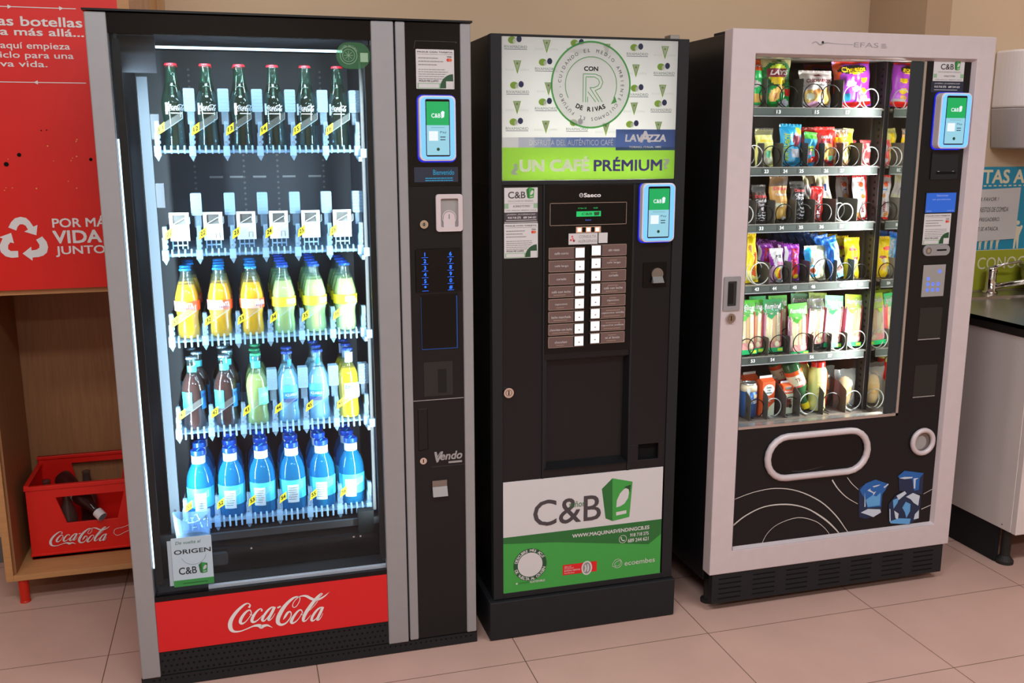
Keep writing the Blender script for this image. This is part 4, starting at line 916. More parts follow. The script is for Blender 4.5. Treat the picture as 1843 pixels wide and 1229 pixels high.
for st in ([(-.024, -.047), (-.024, .030), (.012, .030), (.028, .024), (.035, .008), (.028, -.008), (.012, -.015), (.034, -.046)], [(-.016, -.047), (-.016, .022), (.010, .022), (.021, .016), (.025, .007), (.020, -.002), (.008, -.007), (-.004, -.007), (.024, -.046)], [(-.010, -.018), (.014, -.046)], [(-.010, -.047), (-.010, -.032)]):
    for p, q in zip(st, st[1:]): b.stroke([(cx+p[0], cz+p[1], .002), (cx+q[0], cz+q[1], .002)], y-.0006, 'sign_green', 1)
b.build('sign_print', S)
lb = MB('white').box(1.037, 1.5595, .098, .1, 1.396, 1.783); lb.box(1.035, 1.0365, .012, .1, 1.396, 1.783); lb.box(1.56, 1.5615, .012, .1, 1.396, 1.783); lb.box(1.037, 1.56, .012, .1, 1.394, 1.396); lb.box(1.037, 1.56, .012, .1, 1.7835, 1.785)
lb.build('light_box', C)
area('sign_lamp', (1.298, .045, 1.432), (radians(-90), 0, 0), .40, .012, 5.5, (1, 1, .92), 170)
area('sign_lamp', (1.298, .06, 1.62), (radians(90), 0, 0), .45, .2, .7, (.88, 1, .97), 170)
# left stickers
b = MB('paper').rect(1.043, 1.141, 1.278, 1.376, .0074); y = .0071
b.text('C&B', 1.054, 1.105, 1.346, 1.365, y, 'cb_grey', bold=.015); b.cup_mark(1.107, 1.131, 1.345, 1.377, y)
b.text('SOLUCIONES EN VENDING', 1.054, 1.128, 1.336, 1.341, y, 'print_grey'); b.rect(1.043, 1.055, 1.318, 1.331, y, 'green_pale'); b.rect(1.129, 1.141, 1.318, 1.331, y, 'green_pale'); b.text('A3065737001', 1.068, 1.118, 1.321, 1.327, y, 'print_dark')
b.rect(1.043, 1.141, 1.331, 1.3316, y, 'print_grey'); b.text('CAFÉ | SNACKS | BEBIDAS | AGUA', 1.046, 1.138, 1.310, 1.3145, y, 'print_dark')
b.rect(1.043, 1.141, 1.280, 1.307, y, 'cb_grey'); b.text('¿AVERÍA? ¿SUGERENCIAS?', 1.050, 1.134, 1.298, 1.304, y-.0003, 'paper'); b.text('918 718 275   689 244 621', 1.053, 1.136, 1.289, 1.295, y-.0003, 'paper', bold=.03); b.rect(1.048, 1.138, 1.284, 1.2855, y-.0003, 'paper')
lab(b.build('service_sticker', C), 'white service sticker with green cup emblem')
info_sticker(1.042, 1.142, 1.177, 1.276, .0068, C, 11)
b = MB('chrome').lathe([(.015, -.004), (.015, .009)], 'chrome', 24, (1.052, 0, .784), 'y'); b.ring(1.052, .784, .008, .010, -.0043, 'steel_dull', 20); b.rect(1.0505, 1.0535, .777, .791, -.0044, 'hole'); b.build('lock', C)
# control panel
b = MB('black_gloss').box(1.1635, 1.4315, .005, .031, .8905, 1.3825)
cp = b.build('control_panel', C, bevel=.001); y = .0046
b = MB('white'); b.text('Saeco', 1.279, 1.331, 1.346, 1.358, y, 'white', bold=.03); b.ring(1.271, 1.352, .0045, .006, y, 'white', 20); b.stroke([(1.267, 1.352, .0012), (1.275, 1.353, .0012)], y, None, 1)
b.build('logo_print', cp)
b = MB('plate_rim')
for a in ((1.177, 1.412, 1.3295, 1.3308), (1.177, 1.412, 1.2665, 1.2678), (1.177, 1.1783, 1.2665, 1.3308), (1.4107, 1.412, 1.2665, 1.3308)): b.rect(*a, y)
b.text('15 Nov 23', 1.262, 1.287, 1.313, 1.317, y, 'lcd_green'); b.text('10:50', 1.309, 1.322, 1.313, 1.317, y, 'lcd_green'); b.rect(1.257, 1.332, 1.291, 1.306, y, 'lcd_green'); b.text('C&B', 1.273, 1.305, 1.295, 1.302, y-.0003, 'green_deep', bold=.02); b.flat([(1.310, 1.303), (1.312, 1.293), (1.326, 1.294), (1.328, 1.304)], y-.0003, 'green_deep'); b.text('Activar', 1.284, 1.303, 1.279, 1.283, y, 'lcd_text')
lab(b.build('display', cp), 'thin-framed dark display with green logo')
b = MB('plate_rim').rect(1.256, 1.333, 1.244, 1.262, y)
for x in (1.2665, 1.2945, 1.3215): b.rect(x-.0085, x+.0085, 1.2455, 1.2605, y-.0003, 'btn_amber'); b.rect(x-.005, x+.005, 1.248, 1.258, y-.0005, 'btn_white')
for x in (1.2805, 1.308): b.rect(x-.006, x+.006, 1.246, 1.260, y-.0003, 'hole')
b.build('sugar_keys', cp)
b = MB('paper').rect(1.234, 1.323, 1.211, 1.243, y); b.text('CONSULTA', 1.266, 1.318, 1.229, 1.2375, y-.0003, 'print_grey'); b.text('ALÉRGENOS', 1.263, 1.320, 1.216, 1.226, y-.0003, 'print_grey')
b.disc(1.245, 1.234, .003, y-.0003, 'bag_coral'); b.disc(1.241, 1.224, .003, y-.0003, 'print_red'); b.disc(1.250, 1.222, .0035, y-.0003, 'maroon'); b.disc(1.247, 1.228, .0025, y-.0003, 'bag_coral'); b.rect(1.326, 1.354, 1.213, 1.243, y, 'paper')
lab(b.build('allergen_sticker', cp), 'small white allergen sticker')
NAMES = (['café corto', 'café largo', 'cortado', 'café con leche', 'capuccino', 'leche manchada', 'chocolate con leche', 'chocolate'], ['sin vaso', 'café largo', 'cortado', 'café con leche', 'capuccino', 'capuccino vainilla', 'capuccino avellana', 'té al limón'])
for side in (0, 1):
    for i, nm in enumerate(NAMES[side]):
        z1 = (1.2035, 1.2085)[side]-i*.0374; z0 = z1-.033
        x0, x1 = (1.174, 1.285) if side == 0 else (1.3025, 1.4135)
        b = MB('button_plate').rbox(x0, x1, z0, z1, .0028, .0052, .002, 'plate_rim'); b.rect(x0+.0012, x1-.0012, z0+.0012, z1-.0012, .0026, 'button_plate')
        sx = x1-.030 if side == 0 else x0+.0025; b.rect(sx-.004, sx+.0315, z0+.001, z1-.001, .0024, 'hole'); b.rect(sx, sx+.0275, z0+.0025, z1-.0025, .0022, 'btn_white')
        if i: b.disc(sx+.014, z0+.013, .0028, .0019, 'plate_rim', rz=.002)
        tx0, tx1 = (x0+.004, x1-.038) if side == 0 else (x0+.036, x1-.004)
        w = min(tx1-tx0, .0042*len(nm)); c = (tx0+tx1)/2
        b.text(nm, c-w/2, c+w/2, z0+.013, z0+.020, .0022, 'paper')
        if i > 2: b.lines(c-w*.4, c+w*.4, z0+.006, z0+.010, 1, .0022, 'plate_rim', .5, i)
        if side and i: b.lines(c-w*.3, c+w*.4, z0+.023, z0+.027, 1, .0022, 'plate_rim', .5, i)
        lab(b.build('drink_button', cp), 'button marked %s, %s column' % (nm, ('left', 'right')[side]))
card_reader(1.453, 1.557, 1.213, 1.384, .008, C)
b = MB('black_gloss').box(1.470, 1.545, .0055, .0085, 1.075, 1.15); b.lathe([(.0185, .0), (.0185, .006)], 'steel_dull', 24, (1.514, 0, 1.115), 'y'); b.raw([(1.498, .001, 1.11), (1.530, .001, 1.11), (1.532, -.010, 1.09), (1.497, -.010, 1.09), (1.497, .005, 1.088), (1.532, .005, 1.088)], [(0, 3, 2, 1), (3, 4, 5, 2), (0, 4, 3), (1, 2, 5)], 'grey'); b.ring(1.514, 1.115, .012, .0135, -.0003, 'steel_dull')
b.build('coin_slot', C)
# lower poster
y = .0048
b = MB('paper').box(1.034, 1.5545, .005, .008, .149, .506); b.flat([(1.034, .329), (1.034, .149), (1.5545, .149), (1.5545, .332)], y, 'green')
b.flat([(1.034, .3305), (1.034, .311), (1.20, .297), (1.512, .2525), (1.5545, .283), (1.5545, .3325)], y-.0002, 'green_dark')
b.text('C&B', 1.130, 1.349, .354, .438, y-.0003, 'cb_grey', bold=.006); b.text('señor', 1.245, 1.296, .404, .423, y-.0006, 'green_dark'); b.cup_mark(1.3507, 1.4522, .3448, .4858, y-.0002)
y -= .0006
b.text('WWW.MAQUINASVENDINGCB.ES', 1.256, 1.513, .302, .3165, y, 'paper', bold=.03); b.text('918 718 275', 1.448, 1.511, .285, .2965, y, 'paper', bold=.02); b.text('689 244 621', 1.441, 1.511, .2665, .279, y, 'paper', bold=.02)
b.ring(1.424, .2805, .0118, .0133, y, 'paper', 28); b.stroke([(1.419, .287, .004), (1.419, .281, .003), (1.424, .2755, .003), (1.430, .2755, .004)], y, 'paper')
b.disc(1.1205, .2335, .053, y, 'green_deep', 40); b.disc(1.1205, .2335, .0395, y-.0002, 'paper', 40); b.arc_text('DESCUBRE MÁS AQUÍ', 1.1205, .2335, .0465, .009, y-.0003, 168, 22, 'paper', .03); b.arc_text('DE VUELTA AL ORIGEN', 1.1205, .2335, .0465, .009, y-.0003, 196, 344, 'paper', .03, inward=True)
b.text('CONSUMO', 1.085, 1.118, .173, .179, y, 'green_dark'); b.text('SOSTENIBLE', 1.120, 1.168, .173, .180, y, 'paper', bold=.02); b.disc(1.078, .176, .003, y, 'paper')
b.rect(1.226, 1.338, .184, .218, y, 'red'); b.text('SELLO', 1.231, 1.254, .209, .213, y-.0002, 'paper'); b.text('DE CALIDAD', 1.231, 1.262, .203, .207, y-.0002, 'paper'); b.text('BUREAU VERITAS', 1.231, 1.283, .195, .200, y-.0002, 'paper', bold=.01); b.text('Certification', 1.231, 1.264, .188, .192, y-.0002, 'paper')
b.disc(1.305, .199, .0175, y-.0003, 'paper', 30, rz=.0235); b.disc(1.305, .199, .013, y-.0004, 'print_grey', 30, rz=.019); b.stroke([(1.299, .21, .004), (1.302, .198, .005), (1.298, .187, .004)], y-.0005, 'paper'); b.stroke([(1.308, .212, .003), (1.310, .2, .005), (1.308, .187, .004)], y-.0005, 'paper')
b.text('ecoembes', 1.432, 1.535, .190, .2065, y, 'paper'); b.ring(1.408, .2005, .014, .0153, y, 'paper', 30, -130, 170); b.stroke([(1.398, .2, .0013), (1.401, .193, .0013), (1.410, .192, .0013), (1.418, .2, .0013), (1.417, .209, .0013), (1.405, .207, .0013), (1.398, .2, .0013)], y, 'paper'); b.stroke([(1.392, .204, .0013), (1.392, .193, .0013), (1.398, .191, .0013), (1.403, .194, .0013)], y, 'paper')
lab(b.build('front_poster', C), 'white and green lettered poster')
use_fit('snacks')
# ---------------------------------------------------------------- snack machine
N = thing('snack_machine', 'wide snack vending machine with pale grey front frame', 'vending machine', (2.17, .35, 0))
b = MB('black_semi')
b.box(1.715, 1.80, .02, .75, .10, 1.818); b.box(2.352, 2.618, .02, .75, .10, 1.818); b.box(1.80, 2.352, .56, .75, .10, 1.818); b.box(1.80, 2.352, .02, .56, 1.768, 1.818); b.box(1.80, 2.352, .02, .56, .10, .598)
b.box(1.74, 1.80, .02, .14, 1.818, 1.832, 'black_matte'); b.box(2.56, 2.62, .02, .14, 1.818, 1.834, 'black_matte')
b.build('body', N, bevel=.002)
fo = [(1.712, .139), (2.63, .139), (2.63, 1.829), (1.712, 1.829)]; fi = [(1.79, .217), (2.563, .217), (2.563, 1.760), (1.79, 1.760)]; fb = [(1.797, .224), (2.556, .224), (2.556, 1.753), (1.797, 1.753)]
b = MB('silver_light'); b.frame(fo, fi, -.03, .0195)
n0 = [(x, -.0302, z) for x, z in fi]+[(x, -.014, z) for x, z in fb]
b.raw(n0, [(i, (i+1) % 4, 4+(i+1) % 4, 4+i) for i in range(4)])
fr = lab(b.build('door_frame', N, bevel=.003), 'pale grey square frame around the door')
b = MB('mid_grey'); y = -.0306
b.text('EFAS', 2.115, 2.200, 1.786, 1.800, y, bold=-.01); b.stroke([(1.972, 1.793, .003), (1.985, 1.798, .003), (2.0, 1.790, .004), (2.02, 1.796, .003), (2.05, 1.794, .0015), (2.112, 1.793, .0012)], y); b.lines(2.21, 2.232, 1.785, 1.80, 4, y); b.disc(2.008, 1.797, .004, y, 'ink')
b.build('maker_mark', fr)
b = MB('mid_grey').frame(rrect(1.717, 1.773, 1.006, 1.110, .003), rrect(1.730, 1.760, 1.020, 1.096, .003), -.034, -.0301, 'silver'); b.box(1.730, 1.760, -.0305, -.0301, 1.020, 1.096, 'dark_grey'); b.rect(1.734, 1.752, 1.026, 1.09, -.0309, 'black'); b.build('door_handle', N)
b = MB('chrome').lathe([(.0145, -.038), (.0145, -.0301)], 'chrome', 20, (1.744, 0, .983), 'y'); b.ring(1.744, .983, .007, .009, -.0384, 'steel_dull', 20); b.rect(1.7425, 1.7455, .976, .99, -.0384, 'hole'); b.build('lock', N)
MB('pane').box(1.797, 2.380, -.016, -.013, .628, 1.752).build('glass_pane', N)
b = MB('silver_bright').box(2.380, 2.389, -.0175, .018, .618, 1.752); b.box(1.797, 2.389, -.0175, .015, .618, .627); b.box(1.797, 2.38, -.0175, .018, 1.7525, 1.757); b.build('glass_trim', N)
b = MB('black_semi').box(2.390, 2.556, -.015, .0195, .224, 1.753); b.box(1.797, 2.390, -.015, .0195, .224, .6175); b.build('door_panel', N)
# printed decoration of the lower panel
for a in ARCS: MB('arc').stroke(a, -.0156).build('arc_print', N)
b = MB('iceB')
for i, (k, p) in enumerate(ICE): b.flat(p, -.0158-.00012*i, k)
# polygons traced clockwise get their faces turned to the room
lab(b.build('ice_print', N), 'printed blue ice cubes')
# pick-up opening and coin cup
def pill(cx, cz, hw, hh, n=10):
    p = []
    for s, a in ((1, -90), (-1, 90)):
        for i in range(n+1): t = radians(a+180*i/n); p.append((cx+s*(hw-hh)+hh*cos(t), cz+hh*sin(t)))
    return p
path = [(x, -.022, z) for x, z in pill(2.0915, .5125, .186, .070)]
b = MB('silver_light').pipe(path, .011, None, 10, True); b.flat(pill(2.0915, .5125, .182, .066), -.0165, 'black_gloss'); b.stroke([(2.0, .462, .002), (2.05, .458, .004), (2.12, .468, .001)], -.017, 'dark_grey')
lab(b.build('pickup_flap', N, smooth=True), 'rounded pick-up flap in a silver ring')
b = MB('silver_light').pipe([(2.494+.040*cos(2*pi*i/28), -.022, .519+.040*sin(2*pi*i/28)) for i in range(28)], .0085, None, 10, True); b.disc(2.494, .519, .038, -.0168, 'steel_dull'); b.disc(2.488, .515, .024, -.0172, 'mid_grey'); b.build('coin_cup', N, smooth=True)
# payment column
y = -.0156
b = MB('paper').rect(2.416, 2.530, 1.694, 1.759, y); b.rect(2.412, 2.532, 1.660, 1.693, y, 'navy'); y -= .0003
b.text('C&B', 2.442, 2.490, 1.729, 1.746, y, 'print_dark', bold=.015); b.cup_mark(2.492, 2.514, 1.727, 1.757, y); b.text('SOLUCIONES EN VENDING', 2.434, 2.518, 1.7195, 1.724, y, 'print_grey'); b.rect(2.418, 2.430, 1.704, 1.716, y, 'green_pale'); b.rect(2.517, 2.530, 1.704, 1.716, y, 'green_pale'); b.text('A3065737004', 2.455, 2.498, 1.707, 1.712, y, 'print_dark'); b.text('CAFÉ | SNACKS | BEBIDAS | AGUA', 2.424, 2.524, 1.6965, 1.7005, y, 'print_dark')
b.text('¿AVERÍA? ¿SUGERENCIAS?', 2.424, 2.518, 1.684, 1.690, y, 'paper'); b.text('918 718 275   689 244 621', 2.424, 2.518, 1.674, 1.680, y, 'paper', bold=.03); b.rect(2.424, 2.51, 1.667, 1.6685, y, 'paper')
lab(b.build('service_sticker', N), 'white service sticker with green cup emblem')
card_reader(2.431, 2.545, 1.488, 1.658, -.015, N, .03)
b = MB('black_matte').box(2.436, 2.536, -.019, -.015, 1.392, 1.478); b.rect(2.455, 2.530, 1.408, 1.416, -.0195, 'hole'); b.rect(2.460, 2.468, 1.416, 1.418, -.0196, 'mid_grey'); b.rect(2.515, 2.523, 1.416, 1.418, -.0196, 'mid_grey'); b.build('banknote_slot', N)
b = MB('black').box(2.426, 2.546, -.0165, -.015, 1.284, 1.352); b.rect(2.429, 2.542, 1.287, 1.349, -.0168, 'scr_blue'); b.text('Seleccionar', 2.468, 2.512, 1.338, 1.344, -.017, 'scr_lilac'); b.text('un producto', 2.453, 2.522, 1.325, 1.331, -.017, 'scr_lilac'); b.text('Saldo', 2.434, 2.453, 1.290, 1.294, -.017, 'scr_lilac'); b.text('0,00 €', 2.513, 2.537, 1.290, 1.294, -.017, 'scr_lilac'); b.build('blue_screen', N)
info_sticker(2.429, 2.531, 1.184, 1.283, -.0157, N, 23)
b = MB('mid_grey').rbox(2.432, 2.534, 1.148, 1.183, -.021, -.015, .0165, 'silver'); b.ring(2.452, 1.165, .007, .011, -.0214, 'steel_dull', 20); b.disc(2.452, 1.165, .005, -.0214, 'chrome'); b.rect(2.483, 2.520, 1.1635, 1.1685, -.0214, 'hole'); b.build('coin_unit', N, bevel=.001)
b = MB('steel_dull').box(2.441, 2.527, -.0165, -.015, 1.014, 1.118); b.rect(2.441, 2.527, 1.014, 1.118, -.0167, 'mid_grey')
for x, z in ((2.505, 1.096), (2.463, 1.073), (2.463, 1.055), (2.483, 1.055), (2.503, 1.055), (2.463, 1.036), (2.483, 1.036), (2.503, 1.036)): b.ring(x, z, .0045, .006, -.0169, 'key_blue', 14); b.disc(x, z, .0018, -.0169, 'key_blue', 8)
lab(b.build('keypad', N), 'grey keypad with blue lit keys')
for z0, z1 in ((.870, .977), (.674, .784)):
    b = MB('dark_pocket').box(2.443, 2.530, -.0158, -.015, z0, z1); b.rect(2.443, 2.530, z0, z0+.003, -.0161, 'mid_grey'); b.build('blank_plate', N)
# grille and feet
b = MB('black_matte').box(1.725, 2.612, -.026, .0, .03, .1365)
for i in range(7):
    for k in range(5): b.rect(1.748+i*.124, 1.748+i*.124+.082, .045+k*.018, .050+k*.018, -.0264, 'hole')
b.build('grille', N)
for x, yy in ((1.75, .05), (2.58, .05), (1.75, .70), (2.58, .70)): MB('rubber').lathe([(.022, 0), (.022, .012), (.012, .014), (.012, .10)], c=(x, yy, 0), n=14).build('foot', N)
# interior
b = MB('liner_brown'); b.box(1.8005, 1.805, .02, .559, .6, 1.767); b.box(1.805, 2.347, .553, .559, .6, 1.767); b.box(1.805, 2.347, .02, .553, 1.761, 1.767); b.box(1.805, 2.347, -.012, .553, .5985, .603); b.box(2.3475, 2.3515, .02, .553, .6, 1.767)
for z in range(22): b.disc(2.05, .66+z*.05, .003, .5525, 'hole', n=6)
b.build('liner', N)
MB('mirror').box(2.3455, 2.3475, .001, .100, .606, 1.755).build('mirror_strip', N)
b = MB('dark_grey').box(2.337, 2.3474, .101, .150, .604, 1.76); b.box(2.338, 2.3474, .16, .165, .604, 1.76, 'grey')
for z in range(54): b.box(2.3362, 2.3371, .118, .126, .62+z*.021, .628+z*.021, 'hole')
b.box(2.3365, 2.3375, .1008, .1018, .604, 1.76, 'silver_bright')
b.build('rail_post', N)
lab(MB('dark_grey').box(2.3345, 2.3795, -.0122, -.0108, .628, 1.75).build('lamp_shade', N), 'dark strip covering the side lamp')
NEU = (1.0, .95, .84)
area('snack_lamp_or_fill', (2.3495, -.007, 1.19), (radians(90), 0, radians(50)), .010, 1.08, 13, NEU, 165)
area('snack_lamp_or_fill', (1.815, .012, 1.19), (radians(90), 0, radians(-40)), .014, 1.08, .9, NEU, 165)  # weak fill added on the left to light the fronts of the goods
use_fit('snacks_trays')
SC, R0 = [1.606, 1.424, 1.246, 1.0515, .8155, .610], .012
REST = [1.618, 1.436, 1.258, 1.0635, .8275, .615]
DIV = [[1.905, 2.032, 2.176], [1.905, 1.972, 2.062, 2.122, 2.190, 2.262], [1.888, 1.955, 2.03, 2.10, 2.178, 2.258], [1.948, 2.028, 2.095, 2.197, 2.262], [1.958, 2.038, 2.125, 2.195, 2.255], [1.893, 1.957, 2.025, 2.078, 2.168, 2.255]]
DH = [.09, .075, .075, .07, .06, .0]
COIL = [[(1.872, .035, 0), (1.93, .035, 0), (1.985, .033, 0), (2.073, .037, 0), (2.135, .036, 0), (2.216, .036, 1), (2.282, .031, 1)], [(1.872, .034, 1), (1.935, .033, 0), (2.013, .034, 0), (2.078, .029, 0), (2.150, .030, 0), (2.222, .033, 0), (2.298, .031, 1)],
        [(1.852, .030, 1), (1.922, .029, 0), (1.990, .031, 0), (2.062, .030, 0), (2.136, .030, 0), (2.217, .030, 1), (2.300, .031, 0)], [(1.915, .036, 1), (1.992, .030, 0), (2.060, .031, 0), (2.148, .038, 0), (2.228, .030, 0), (2.290, .027, 0)],
        [(1.880, .030, 0), (1.918, .033, 0), (1.998, .033, 0), (2.085, .034, 0), (2.162, .033, 0), (2.225, .030, 1), (2.298, .032, 1)], [(1.925, .033, 0), (1.990, .032, 1), (2.055, .032, 0), (2.125, .036, 1), (2.212, .034, 0), (2.298, .034, 1)]]
TAGS = [('13', 1.943), ('15', 2.079), ('17', 2.191)], [('23', 1.911), ('24', 1.978), ('25', 2.036), ('26', 2.126), ('27', 2.185), ('28', 2.281)], [('33', 1.903), ('34', 1.976), ('35', 2.046), ('36', 2.122), ('37', 2.198), ('38', 2.268)], [('43', 1.898), ('44', 1.962), ('45', 2.036), ('46', 2.105), ('47', 2.212), ('48', 2.285)], [('53', 1.897), ('54', 1.969), ('56', 2.116), ('57', 2.186), ('58', 2.259)], []
for r in range(6):
    z = SC[r]
    b = MB('shelf_metal')
    if r < 5:
        b.box(1.806, 2.318, .085, .090, z-.014, z+.013); b.box(1.806, 2.318, .083, .091, z+.011, z+.0135, 'silver_bright'); b.box(1.806, 2.330, .090, .55, z+.006, z+.0115, 'liner_brown'); b.box(1.806, 2.318, .083, .088, z-.0145, z-.012, 'silver')
        for s, x in TAGS[r]: b.rect(x-.014, x-.009, z-.007, z+.007, .0845, 'dark_grey'); b.text(s, x-.006, x+.009, z-.0055, z+.0055, .0845, 'white', bold=.03)
    else:
        b.box(1.806, 2.345, .06, .55, .604, .6145, 'liner_brown')
        for x, _, _ in COIL[5]: b.box(x-.022, x+.022, .075, .11, .6146, .617, 'steel_dull')
    tr = lab(b.build('shelf', N), 'shelf %s from the top' % ('first', 'second', 'third', 'fourth', 'fifth', 'sixth')[r])
    for x in DIV[r]:
        if r < 5: p = [(.092, z+.012), (.54, z+.012), (.54, z+.012+DH[r]), (.096, z+.012+DH[r]), (.092, z+.008+DH[r])]
        else: p = [(.075, .615), (.54, .615), (.54, .77), (.12, .715), (.08, .695), (.075, .69)]
        v = [(x-.0008, yy, zz) for yy, zz in p]+[(x+.0008, yy, zz) for yy, zz in p]; n = len(p)
        MB('divider_grey').raw(v, [tuple(range(n))[::-1], tuple(range(n, 2*n))]+[(i, (i+1) % n, n+(i+1) % n, n+i) for i in range(n)]).build('divider', tr)
    for x, rad, wh in COIL[r]:
        zc = REST[r]+rad; turns = 7
        pts = [(x+rad*sin(2*pi*t/24+pi), .091+(.012*t/24 if t < 24 else .012+.058*(t-24)/24), zc+rad*cos(2*pi*t/24+pi)) for t in range(24*turns)]
        MB('wire_white' if wh else 'wire').pipe(pts, .0018, None, 5).build('coil', tr)

# ---------------------------------------------------------------- goods
def bulge(u, v):
    e = max(0, 1-abs(u)**2.4)**.75
    lo = min(1, max(0, (v-.03)/.20)); hi = min(1, max(0, (.94-v)/.22))
    return e*(lo*(2-lo))**.6*(hi*(2-hi))**.6
def pillow(w, h, d, base, paint=(), texts=(), seed=1, nx=26, ny=38, back=None):
    b = MB(base); rnd = random.Random(seed)
    ph = [rnd.uniform(0, 6.28) for _ in range(6)]
    def pos(u, v, sgn, off=0):
        bb = bulge(u, v)
        wr = .0016*(sin(9*u+7*v+ph[0])+sin(17*v-6*u+ph[1])+.6*sin(23*u+ph[2])*sin(11*v+ph[3]))*(.25+bb)
        pinch = 1-.05*sin(pi*min(1, max(0, v)))
        return (u*w/2*pinch+.002*sin(12*v+ph[4]), sgn*(d/2*bb)+wr*(1 if sgn < 0 else -.2)-sgn*0-off, v*h+.0015*sin(8*u+ph[5])*(1 if v > .9 else 0))
    def inside(s, u, v):
        k = s[0]
        if k == 'r': return s[1] <= u <= s[2] and s[3] <= v <= s[4]
        if k == 'e': return ((u-s[1])/s[3])**2+((v-s[2])/s[4])**2 <= 1
        if k == 'd': return s[1]*u+s[2]*v >= s[3]
        if k == 'wr': return s[4] <= u <= s[5] and s[6] <= v <= s[7] and sin(abs(u-(s[4]+s[5])/2)*s[1]-v*s[2]) > s[3]
        if k == 'w': return sin(u*s[1]+v*s[2]) > s[3]
    vf = []
    for j in range(ny+1):
        for i in range(nx+1): vf.append(pos(-1+2*i/nx, j/ny, -1))
    b.raw(vf, [])
    for j in range(ny):
        for i in range(nx):
            u, v = -1+2*(i+.5)/nx, (j+.5)/ny; k = base
            for kk, s in paint:
                if inside(s, u, v): k = kk
            b.use(k); b.f.append((j*(nx+1)+i, j*(nx+1)+i+1, (j+1)*(nx+1)+i+1, (j+1)*(nx+1)+i)); b.m.append(b.k)
    mx, my = 8, 10
    vb = [pos(-1+2*i/mx, j/my, 1) for j in range(my+1) for i in range(mx+1)]
    b.raw(vb, [(j*(mx+1)+i, (j+1)*(mx+1)+i, (j+1)*(mx+1)+i+1, j*(mx+1)+i+1) for j in range(my) for i in range(mx)], back or base)
    for t in texts:
        s, u0, u1, v0, v1, key = t[:6]; bold = t[6] if len(t) > 6 else .03; turn = t[7] if len(t) > 7 else 0; shear = t[8] if len(t) > 8 else 0
        v_, f_, (a, e, c, g) = outline(s, bold, shear); out = []
        for p, q, l_ in v_:
            s_, t_ = (p-a)/(e-a), (q-c)/(g-c)
            if turn: uu, vv = u0+(u1-u0)*(1-t_), v0+(v1-v0)*s_
            else: uu, vv = u0+(u1-u0)*s_, v0+(v1-v0)*t_
            out.append(pos(uu, vv, -1, .0022+l_*.00005))
        b.raw(out, f_, key)
    return b
